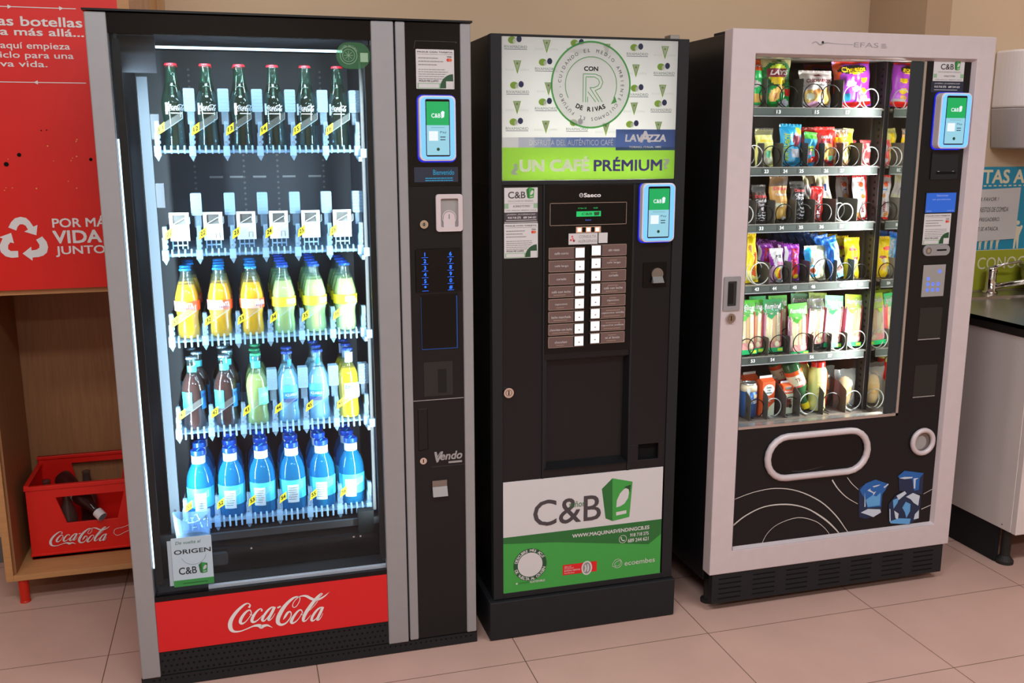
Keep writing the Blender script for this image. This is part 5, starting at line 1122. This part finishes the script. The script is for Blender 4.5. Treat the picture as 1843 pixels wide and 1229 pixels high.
BAG = {
 'olive': dict(s=(.108, .165, .05), base='bag_green', paint=[('bag_gold', ('r', -1, 1, .74, 1)), ('green_dark', ('e', 0, .62, .92, .24)), ('bag_gold', ('d', 0, 1, .9)), ('lime', ('e', -.05, .62, .62, .17)), ('maroon', ('r', -.7, .55, .56, .70)), ('bag_yellow', ('e', 0, .49, .5, .07)), ('crisp', ('e', -.25, .22, .36, .12)), ('crisp', ('e', .1, .34, .34, .07)), ('crisp_dark', ('e', -.2, .2, .16, .06)), ('bag_red', ('r', .4, .9, .2, .34)), ('bag_white', ('e', .55, .08, .4, .07))], texts=[('LAYS', -.55, .62, .59, .68, 'bag_white', .05, 0, .2), ('ARTESANAS', -.5, .35, .80, .835, 'bag_gold', .02)]),
 'green': dict(s=(.10, .14, .045), base='bag_green2', paint=[('bag_orange', ('r', -1, 1, .78, 1)), ('bag_white', ('e', .1, .5, .5, .08)), ('crisp', ('e', .3, .2, .5, .1)), ('bag_white', ('r', -1, 1, 0, .05))], texts=[('LIMA', .0, .8, .86, .92, 'bag_white')]),
 'rind': dict(s=(.118, .112, .045), base='bag_white', paint=[('maroon', ('e', 0, .89, .22, .035)), ('crisp', ('e', -.45, .3, .42, .2)), ('bag_pink', ('e', -.2, .1, .35, .08)), ('crisp_dark', ('e', .05, .42, .35, .1)), ('crisp', ('e', .62, .32, .3, .26)), ('bag_cream', ('e', -.5, .3, .2, .1))], texts=[('CHICHARRICOS', -.72, .82, .69, .79, 'maroon', .03), ('MINI', -.1, .35, .60, .65, 'print_dark')]),
 'puffs': dict(s=(.130, .145, .05), base='bag_violet', paint=[('bag_red', ('r', -1, 1, .93, 1)), ('bag_orange', ('d', -1, .6, 1.15)), ('bag_red', ('r', -1, 1, 0, .10)), ('ink', ('e', -.05, .80, .78, .10)), ('bag_yellow', ('e', .05, .72, .4, .025)), ('bag_white', ('e', -.2, .5, .3, .06)), ('bag_yellow', ('e', .5, .56, .2, .055)), ('bag_yellow', ('e', .5, .33, .22, .07)), ('crisp', ('e', .45, .18, .2, .06)), ('bag_white', ('e', .05, .38, .2, .06)), ('teal', ('r', -.9, -.3, .12, .28)), ('bag_white', ('r', .2, .9, .11, .15))], texts=[('Cheetos', -.70, .60, .745, .86, 'bag_yellow', .03)]),
 'white_box': dict(s=(.045, .08, .03), base='bag_white', paint=[], texts=[]),
 'nut_clear': dict(s=(.064, .116, .035), base='bag_lemon', paint=[('film_grey', ('r', -1, 1, .84, 1)), ('film_grey', ('d', 1, .3, 1.02)), ('bag_cream', ('e', 0, .18, .8, .14)), ('lab_mint', ('e', .3, .33, .35, .10)), ('bag_yellow', ('r', -.7, .6, .66, .70))], texts=[]),
 'figs': dict(s=(.079, .127, .038), base='bag_blue', paint=[('bag_sky', ('r', -.9, .2, .1, .45)), ('lime', ('e', .65, .86, .3, .1)), ('maroon', ('e', .35, .63, .42, .16)), ('bag_pink', ('e', .3, .78, .2, .05)), ('bag_white', ('r', -.05, .75, .2, .42))], texts=[('ANITADBOY', -.75, -.35, .12, .80, 'lime', .03, 1)]),
 'gummy': dict(s=(.046, .102, .03), base='bag_blue', paint=[('card_green', ('r', -1, 1, .82, 1)), ('teal', ('r', -1, 1, .6, .82)), ('lime', ('e', 0, .52, .6, .08)), ('bag_pink', ('e', -.1, .38, .5, .07)), ('bag_red', ('e', .35, .2, .5, .10)), ('bag_orange', ('e', -.3, .14, .45, .08)), ('lab_mint', ('e', .5, .4, .3, .08))], texts=[]),
 'nuts_red': dict(s=(.075, .120, .036), base='bag_red', paint=[('bag_tan', ('e', 0, .40, .8, .20)), ('crisp', ('e', -.1, .3, .6, .14)), ('maroon', ('r', -1, 1, .05, .14)), ('maroon', ('r', -.5, .5, .6, .65)), ('lab_mint', ('e', .45, .2, .3, .07))], texts=[('BORGES', -.55, .55, .72, .79, 'bag_white', .02)]),
 'nuts_mix': dict(s=(.056, .115, .034), base='bag_tan', paint=[('film_grey', ('r', -1, 1, .86, 1)), ('bag_yellow', ('r', -1, 1, .66, .80)), ('bag_red', ('e', -.7, .8, .35, .09)), ('crisp_dark', ('w', 9, 31, .4)), ('bag_white', ('w', 13, -22, .75)), ('bag_yellow', ('r', -1, 1, .66, .78))], texts=[]),
 'yellow_plain': dict(s=(.04, .115, .028), base='bag_lemon', paint=[('bag_yellow', ('r', -.4, .5, .4, .9))], texts=[]),
 'pink_bar': dict(s=(.040, .08, .022), base='bag_coral', paint=[('bag_white', ('r', .0, .8, .55, .9)), ('bag_white', ('e', .2, .2, .5, .1))], texts=[]),
 'dark_cake': dict(s=(.050, .116, .034), base='bag_brown', paint=[('film_grey', ('r', -1, 1, .84, 1)), ('bag_black', ('r', -1, 1, 0, .30)), ('bag_white', ('e', .35, .38, .28, .06)), ('bag_white', ('wr', 5, 90, .2, -.85, 0, .02, .26)), ('bag_white', ('wr', 5, 90, .2, .1, .9, .02, .32))], texts=[('Dulcesol', -.85, .8, .68, .77, 'print_red', .05), ('Cuadrado', -.8, .75, .56, .64, 'bag_white', .03), ('Tricolor', -.5, .5, .46, .54, 'bag_white', .03)]),
 'tan_cake': dict(s=(.066, .146, .040), base='bag_tan', paint=[('film_grey', ('r', -1, 1, .80, 1)), ('bag_black', ('e', .3, .04, .7, .09)), ('bag_cream', ('e', -.1, .38, .5, .05)), ('crisp', ('e', 0, .2, .7, .12)), ('bag_white', ('e', .5, .10, .25, .04))], texts=[('Dulcesol', -.7, .7, .70, .78, 'bag_coral', .05), ('Palmeras', -.6, .6, .58, .64, 'bag_white', .02)]),
 'zebra': dict(s=(.054, .126, .036), base='bag_black', paint=[('film_grey', ('r', -1, 1, .86, 1)), ('bag_white', ('wr', 5, 70, .3, .0, .95, .08, .42)), ('mid_grey', ('wr', 5, 60, .3, -.95, -.05, .08, .36)), ('bag_white', ('wr', -6, 60, .75, .2, 1, .42, .62))], texts=[('Dulcesol', -.7, .7, .76, .84, 'bag_coral', .05), ('Zebra', -.5, .5, .57, .65, 'bag_white', .03), ('Glasé', -.6, .5, .66, .72, 'bag_white', .02)]),
 'wafer_red': dict(s=(.047, .108, .022), base='bag_red', paint=[('bag_coral', ('e', .1, .12, .6, .1)), ('bag_white', ('e', .2, .15, .3, .04))], texts=[('KitKat', -.35, .35, .22, .80, 'bag_white', .04, 1)]),
 'cream_bar': dict(s=(.05, .145, .022), base='bag_cream', paint=[('bag_white', ('r', -1, 1, .5, .8)), ('lab_navy', ('r', -.1, .25, .62, .8))], texts=[]),
 'white_red': dict(s=(.056, .140, .026), base='bag_white', paint=[('bag_red', ('d', 1, .0, .55)), ('bag_red', ('r', -1, 1, 0, .05)), ('crisp_dark', ('e', -.4, .12, .35, .06)), ('bag_orange', ('e', .0, .82, .3, .06)), ('crisp_dark', ('e', .1, .55, .3, .05)), ('lab_blue', ('e', .1, .70, .25, .02)), ('maroon', ('r', .3, .9, .02, .06))], texts=[('bueno', -.25, .25, .18, .42, 'maroon', .02, 1), ('kinder', -.5, .1, .85, .90, 'bag_red', .02)]),
 'yellow_tall': dict(s=(.05, .155, .03), base='bag_yellow', paint=[('crisp_dark', ('e', -.1, .72, .3, .08)), ('bag_lemon', ('r', -1, 1, .05, .25)), ('bag_orange', ('r', .35, .6, .25, .62)), ('bag_orange', ('e', .3, .2, .3, .07))], texts=[('PATATILLAS', .05, .35, .26, .60, 'maroon', .02, 1)]),
 'pink_white': dict(s=(.05, .106, .03), base='bag_white', paint=[('bag_violet', ('d', -1, -.9, .1)), ('bag_pink', ('r', -1, -.3, 0, .5)), ('bag_yellow', ('e', .1, .27, .5, .18)), ('bag_orange', ('e', .35, .25, .25, .14)), ('bag_pink', ('r', -.2, .9, .5, .62))], texts=[('MIX', -.3, .5, .74, .84, 'ink', .02)]),
 'purple': dict(s=(.055, .115, .03), base='bag_violet', paint=[('bag_white', ('d', -1.4, 0, .95)), ('bag_orange', ('e', .0, .26, .45, .16)), ('bag_yellow', ('e', .45, .12, .4, .07)), ('bag_red', ('e', .05, .3, .25, .12))], texts=[('DORITOS', -.3, .5, .38, .92, 'bag_red', .05, 1)]),
 'white_blue': dict(s=(.082, .110, .035), base='bag_cream', paint=[('bag_blue', ('d', -1, .55, .95)), ('bag_blue', ('e', -.3, .30, .48, .19)), ('bag_white', ('e', -.35, .30, .33, .13)), ('bag_orange', ('e', -.35, .30, .2, .07)), ('bag_white', ('e', .1, .5, .5, .12))], texts=[]),
 'blue_cookie': dict(s=(.05, .136, .028), base='bag_oreo', paint=[('bag_sky', ('d', .3, -1, -.30)), ('bag_sky', ('r', -.1, .9, .30, .9)), ('bag_white', ('e', .1, .25, .7, .09)), ('biscuit', ('e', .15, .24, .55, .06)), ('bag_sky', ('r', -.6, .7, .05, .14))], texts=[('OREO', .05, .7, .36, .86, 'bag_white', .05, 1)]),
 'yellow_bag': dict(s=(.058, .132, .034), base='bag_yellow', paint=[('bag_coral', ('e', -.35, .74, .35, .05)), ('bag_red', ('r', .0, .3, .72, .76)), ('maroon', ('e', .2, .52, .4, .04)), ('bag_cream', ('e', .1, .43, .4, .06)), ('crisp', ('e', .2, .28, .5, .09)), ('bag_lemon', ('e', -.4, .2, .4, .08))], texts=[]),
}
def bag(kind, label, loc, rot=(0, 0, 0), group=None):
    q = BAG[kind]
    if kind not in BAGMESH:
        o = pillow(*q['s'], q['base'], q['paint'], q['texts'], seed=len(BAGMESH)+3).build('snack_bag', local=True)
        for f in o.data.polygons: f.use_smooth = True
        w, h, d = q['s']
        s = MB(q['paint'][0][0] if q['paint'] and q['paint'][0][0] in ('film_grey', 'bag_gold', 'bag_red', 'bag_orange', 'card_green') else q['base'])
        v = []; n = 12
        for i in range(n+1): x = -w/2+w*i/n; v += [(x, .0015*(-1)**i, h*.985), (x, .0015*(-1)**i, h*1.035)]
        s.raw(v, [(2*i, 2*i+2, 2*i+3, 2*i+1) for i in range(n)])
        for i in range(n): s.rect(-w/2+w*i/n, -w/2+w*(i+.5)/n, h*1.0, h*1.02, -.0018)
        e = s.build('top_seal', o)
        BAGMESH[kind] = o; o.location = X(loc); o.rotation_euler = rot; tag(o, label, 'snack', group)
        return o
    r = dup(BAGMESH[kind], loc, label, group, rot)
    if not group and 'group' in r: del r['group']
    return r
BAGMESH = {}
def q(x, z=None):                   # lane centre measured at the shelf front, carried to the row of goods
    return .328+(x-.328)*.98904
G = ('goods on the first snack shelf', 'goods on the second snack shelf', 'goods on the third snack shelf', 'goods on the fourth snack shelf')
YB = .133
def put(kind, x, r, label, y=YB, lean=0.0, back=.06, turn=0.0):
    h = BAG[kind]['s'][2]
    return bag(kind, label, (x, y, REST[r]+.0012+abs(sin(lean))*BAG[kind]['s'][0]/2), (-back, lean, turn), G[r])
put('olive', q(1.975), 0, 'green and gold crisp bag, left on the top snack shelf'); put('green', q(1.885), 0, 'bright green bag with orange top, far left of top shelf')
put('rind', q(2.121), 0, 'white pork rind bag in the middle of the top shelf'); put('puffs', q(2.262), 0, 'purple and red puffs bag, front right of the top shelf', turn=-.1, lean=-.07); put('puffs', q(2.225), 0, 'purple puffs bag with red top behind the front one', y=.255)
put('olive', q(1.96), 0, 'green crisp bag standing behind the front green and gold one', y=.215)
put('white_box', q(1.875), 1, 'white packet at the far left of the second snack shelf'); put('nut_clear', q(1.948), 1, 'pale yellow clear-topped bag over tag 23'); put('figs', q(2.040), 1, 'sky blue bag with brown fruit over tag 24', lean=.03)
put('gummy', q(2.101), 1, 'small blue sweets bag with green top over tag 25', y=.122, lean=.10); put('nuts_red', q(2.169), 1, 'red nut bag with peanuts over tag 26'); put('nuts_red', q(2.150), 1, 'red nut bag behind the front red one', y=.19)
put('nuts_mix', q(2.232), 1, 'mixed nut bag with yellow band over tag 27'); put('yellow_plain', q(2.272), 1, 'narrow plain yellow bag beside the mixed nuts', y=.165, lean=.08); put('pink_bar', q(2.325), 1, 'small pink and white bar over tag 28'); put('pink_bar', q(2.296), 1, 'small pink bar just left of the one over tag 28', y=.172)
put('dark_cake', q(1.939), 2, 'dark brown cake packet over tag 33'); put('tan_cake', q(2.009), 2, 'tan cake packet with clear top over tag 34'); put('zebra', q(2.079), 2, 'black zebra-striped cake packet over tag 35'); put('wafer_red', q(2.151), 2, 'red wafer bar over tag 36', lean=.04)
put('cream_bar', q(2.196), 2, 'cream bar leaning behind the red wafer', y=.21, lean=-.16); put('cream_bar', q(2.235), 2, 'cream bar slanting low over tag 37', y=.185, lean=-.22); put('white_red', q(2.322), 2, 'white and red bar over tag 38', lean=-.05); put('white_red', q(2.300), 2, 'second white and red bar behind tag 38', y=.20); put('white_red', q(2.268), 2, 'third white and red bar behind tag 38', y=.27); put('dark_cake', q(1.925), 2, 'dark cake packet behind the one over tag 33', y=.20)
put('yellow_tall', q(1.922), 3, 'tall bent yellow snack packet over tag 43', lean=-.06); put('pink_white', q(2.014), 3, 'pink and white packet over tag 44'); put('purple', q(2.076), 3, 'purple packet at the front over tag 45', lean=-.04); put('white_blue', q(2.161), 3, 'wide white and blue packet over tag 46'); put('blue_cookie', q(2.240), 3, 'blue cookie packet at the front over tag 47', lean=-.26, y=.118); put('yellow_bag', q(2.303), 3, 'yellow packet at the front over tag 48')
for k in range(1, 8): put('purple', q(2.076), 3, '%s purple packet back behind tag 45' % ('', 'second', 'third', 'fourth', 'fifth', 'sixth', 'seventh', 'eighth')[k], y=YB+.05*k, back=.02)
for k in range(1, 8): put('purple', q(2.006), 3, '%s purple packet back behind the pink packet' % ('', 'first', 'second', 'third', 'fourth', 'fifth', 'sixth', 'seventh')[k], y=YB+.01+.05*k, back=.02)
for k in range(1, 8): put('blue_cookie', q(2.242), 3, '%s blue cookie packet back behind tag 47' % ('', 'second', 'third', 'fourth', 'fifth', 'sixth', 'seventh', 'eighth')[k], y=YB+.052*k, lean=-.2, back=.02)
for k in range(1, 6): put('yellow_bag', q(2.303), 3, '%s yellow packet back behind tag 48' % ('', 'second', 'third', 'fourth', 'fifth', 'sixth')[k], y=YB+.065*k, back=.02)

# sandwiches
def sandwich(label, loc, rot, card, base, crumb='bread', first=[]):
    w, h = .071, .168
    t = thing('wrapped_sandwich', label, 'sandwich', loc, 'wrapped sandwiches on the fifth snack shelf', world=False)
    t.rotation_euler = rot
    o = pillow(w, h, .036, 'film', seed=5, nx=10, ny=14).build('wrapper', t, smooth=True)
    b = MB(crumb); rnd = random.Random(3)
    xs = [-.027, -.014, -.002, .011, .026]
    for i in range(4):
        b.prism(rrect(xs[i], xs[i+1]-.0008, .018, .128+.004*(i % 2), .005, 3), -.0115, .0105, crumb if i != 2 else 'bread_dark')
    b.box(-.0022, -.0005, -.0122, .010, .02, .126, 'ham'); b.box(.0104, .0114, -.0122, .010, .02, .126, 'ham')
    b.prism(rrect(-.024, .026, .018, .040, .009, 4), -.0155, -.012, 'ham'); b.disc(.012, .03, .009, -.0158, 'bread')
    b.box(.0285, .030, -.012, .008, .02, .14, 'bag_coral'); b.box(-.0305, -.029, -.012, .008, .02, .135, 'bag_pink')
    b.build('bread', t)
    if card:
        b = MB(card); zz = [.112, .118, .155, .160]
        b.raw([(-.034, -.006, .130), (-.012, -.0195, .112), (.0, -.0195, .126), (.034, -.006, .130), (.035, .001, .176), (-.035, .001, .176)], [(0, 1, 2), (0, 2, 3), (0, 3, 4, 5)])
        v, f, (a, e, c, g) = outline('ñaming', .03)
        b.raw([(-.030+.060*(p-a)/(e-a), -l_*.00005-.0065+.0075*((s-c)/(g-c)*.4+.15)-.0012, .141+.020*(s-c)/(g-c)) for p, s, l_ in v], f, 'bag_white')
        b.build('header_card', t)
    if base:
        b = MB(base).box(-.034, .034, -.0165, -.015, .003, .018); b.box(.014, .032, -.0168, -.0164, .006, .015, 'lime'); b.build('base_label', t)
    return t
SW = [(1.905, .118, 'card_green', 'label_green', 'wrapped sandwich half hidden at the far left of its shelf', -.02, 0), (1.940, .135, 'card_green', 'label_green', 'wrapped sandwich with green card over tag 53', .02, 0), (2.010, .130, 'card_green2', 'label_green', 'wrapped sandwich with green card over tag 54', .0, 0), (2.100, .115, 'card_green', 'label_green', 'wrapped sandwich tipped forward over the shelf edge', -.05, -.016),
      (2.173, .135, None, None, 'clear-wrapped sandwich without a card over tag 56', .06, 0), (2.235, .130, 'card_green2', 'label_green', 'wrapped sandwich with green card over tag 57', .07, 0), (2.312, .128, 'card_lime', 'label_green', 'wrapped sandwich with yellow-green card over tag 58', .07, 0),
      (1.925, .215, 'card_green2', 'label_green', 'wrapped sandwich behind the one over tag 53', 0, 0), (2.000, .200, 'card_green2', 'label_green', 'wrapped sandwich behind the one over tag 54', 0, 0), (2.070, .195, 'card_green', 'label_green', 'wrapped sandwich behind the tipped one', 0, 0), (2.155, .205, 'card_green2', 'label_green', 'wrapped sandwich behind the clear-wrapped one', .05, 0), (2.222, .200, 'card_lime', 'label_green', 'wrapped sandwich behind the one over tag 57', .05, 0), (2.215, .27, 'card_lime', 'label_green', 'third wrapped sandwich back behind tag 57', .05, 0)]
for x, yy, c, bl, label, lean, dz in SW:
    sandwich(label, (q(x), yy, REST[4]+.002+abs(sin(lean))*.035+dz), (.0 if dz else -.05, lean, 0), c, bl)

# drinks and bread on the lowest shelf
Z6 = .6172
t = thing('drink_can', 'blue and cream drinks can at the lowest left', 'can', (q(1.930), .125, Z6), world=False)
MB('can_blue').lathe([(.022, 0), (.027, .004), (.027, .088)], 'can_blue', 24).lathe([(.027, .088), (.027, .103), (.0235, .110)], 'can_cream', 24).build('can_body', t, smooth=True)
MB('can_metal').lathe([(.0235, .110), (.0245, .112), (.0235, .1145), (.022, .112), (0, .1105)], 'can_metal', 24).build('can_lid', t)
b = MB('white'); wtext(b, 'Mahou', .0273, -5, 62, .048, .064, 'white', .04); patch(b, .02725, 10, 60, .066, .078, 'can_cream'); patch(b, .02725, -40, -20, .02, .10, 'lab_white'); b.build('label', t)
dup(t, (q(1.918), .20, Z6), 'blue drinks can behind the front one', 'cans on the lowest snack shelf'); t['group'] = 'cans on the lowest snack shelf'
def carton(label, loc, w, h, kind, rz=.12):
    t = thing('drink_carton', label, 'carton', loc, 'drink cartons on the lowest snack shelf', world=False); t.rotation_euler = (0, 0, rz)
    d = w*.75; b = MB('carton_orange')
    b.box(-w/2, w/2, -d/2, d/2, 0, h*.92)
    b.raw([(-w/2, -d/2, h*.92), (w/2, -d/2, h*.92), (w/2, d/2, h*.92), (-w/2, d/2, h*.92), (-w/2, 0, h*1.0), (w/2, 0, h*1.0)], [(0, 1, 5, 4), (2, 3, 4, 5), (1, 2, 5), (3, 0, 4)])
    y = -d/2-.0004
    if kind == 'orange':
        b.disc(0, h*.70, w*.44, y, 'white', 24, rz=h*.15); b.text('Zumo', -w*.22, w*.22, h*.74, h*.80, y-.0003, 'green_deep', bold=.03); b.text('CON', -w*.14, w*.14, h*.67, h*.71, y-.0003, 'green_deep', bold=.03); b.text('LIMÓN', -w*.26, w*.26, h*.60, h*.65, y-.0003, 'green_deep', bold=.03)
        b.lines(-w*.35, w*.35, h*.38, h*.5, 3, y, 'white', .4, 2); b.flat([(-w*.5, 0), (w*.5, 0), (w*.5, h*.36), (w*.1, h*.24), (-w*.5, h*.12)], y-.0001, 'bag_cream'); b.disc(-w*.15, h*.2, w*.2, y-.0003, 'bag_orange'); b.text('1L', -w*.3, w*.1, h*.03, h*.08, y-.0003, 'lab_blue')
    else:
        b.rect(-w*.5, w*.5, 0, h*.66, y, 'bag_cream'); b.text('Pascual', -w*.36, w*.36, h*.71, h*.77, y, 'white', bold=.03); b.rect(-w*.3, w*.3, h*.80, h*.9, y, 'steel_dull'); b.disc(0, h*.34, w*.36, y-.0002, 'choc', rz=h*.13); b.disc(0, h*.46, w*.36, y-.0003, 'maroon', rz=h*.03); b.disc(w*.25, h*.25, w*.16, y-.0004, 'ink')
    b.build('carton_body', t, bevel=.001)
    MB('white').box(-w/2, w/2, -.001, .001, h*.99, h*1.06).build('top_fin', t)
    return t
carton('orange drink carton with white oval on the lowest shelf', (q(1.994), .127, Z6), .050, .126, 'orange'); carton('small brown and cream chocolate drink carton', (q(2.072), .128, Z6), .042, .104, 'choc')
carton('orange carton behind the front orange one', (q(1.968), .190, Z6), .050, .126, 'orange'); carton('third orange carton at the back left', (q(1.94), .255, Z6), .050, .126, 'orange'); carton('brown drink carton behind the front brown one', (q(2.052), .187, Z6), .042, .104, 'choc')
GB = [(0, .001), (.026, 0), (.0285, .005), (.0285, .085), (.0265, .098), (.017, .118), (.0125, .135), (.0118, .165), (.0135, .167), (.0135, .172)]
def green_bottle(label, loc, rot):
    t = thing('green_bottle', label, 'bottle', loc, 'green bottles on the lowest snack shelf', world=False); t.rotation_euler = rot
    MB('glass_green').lathe(GB, n=20).build('glass', t, smooth=True); b = MB('bag_cream'); patch(b, .0288, -180, 180, .030, .082, 'bag_cream', 24); patch(b, .0289, -180, 180, .030, .045, 'bag_orange', 24); patch(b, .0290, -180, 180, .082, .088, 'bag_coral', 24); wtext(b, 'VOLL', .0291, -40, 30, .055, .070, 'maroon'); b.build('label', t)
    b = MB('bag_yellow').lathe([(.0140, .155), (.0140, .176), (0, .177)], 'bag_yellow', 20); b.build('neck_foil', t); return t
green_bottle('green bottle slanting head down with yellow foil', (2.066, .135, .792), (radians(3), radians(157), 0)); green_bottle('second green bottle slanting behind the front one', (2.045, .205, .80), (radians(2), radians(154), 0))
YB_ = [(0, .001), (.026, 0), (.030, .005), (.0295, .03), (.0285, .045), (.0305, .06), (.031, .12), (.0275, .140), (.0215, .150), (.0205, .156)]
def drink_yog(label, loc, key):
    t = thing('plastic_bottle', label, 'bottle', loc, 'red capped bottles on the lowest snack shelf', world=False)
    MB(key).lathe(YB_, key, 24).build('bottle_body', t, smooth=True); MB('print_red').lathe([(.0225, .150), (.0225, .166), (.0205, .169), (0, .169)], 'bag_red', 24).build('cap', t)
    b = MB('print_grey'); patch(b, .0309, -15, 22, .012, .034, 'paper'); patch(b, .0312, -30, 30, .062, .064, 'crisp_dark'); patch(b, .0314, -30, 20, .08, .0815, 'crisp_dark'); patch(b, .0314, -30, 20, .09, .0915, 'crisp_dark'); patch(b, .0314, -30, 20, .10, .1015, 'crisp_dark')
    patch(b, .0313, 40, 180, .02, .13, 'bag_red', 10); b.build('label', t); return t
drink_yog('yellow plastic bottle with red cap on the lowest shelf', (q(2.198), .132, Z6), 'bag_lemon'); drink_yog('second red-capped bottle behind the yellow one', (q(2.172), .198, Z6), 'bag_lemon'); drink_yog('third red-capped bottle at the back', (q(2.15), .264, Z6), 'bag_lemon')
for x, yy, label in ((2.306, .130, 'bread roll in a clear bag, lowest right'), (2.262, .190, 'bread roll in a clear bag behind the front one')):
    t = thing('bagged_roll', label, 'bread', (q(x), yy, Z6), 'bagged rolls on the lowest snack shelf', world=False)
    b = MB('bread_dark'); b.lathe([(0, .006), (.014, .010), (.021, .03), (.0225, .06), (.021, .088), (.014, .104), (0, .110)], 'bread_dark', 18); b.lathe([(.0230, .045), (.0236, .060), (.0230, .078)], 'crisp', 18); o = b.build('roll', t, smooth=True)
    pillow(.085, .135, .052, 'film', seed=9, nx=12, ny=14).build('clear_bag', t, smooth=True)
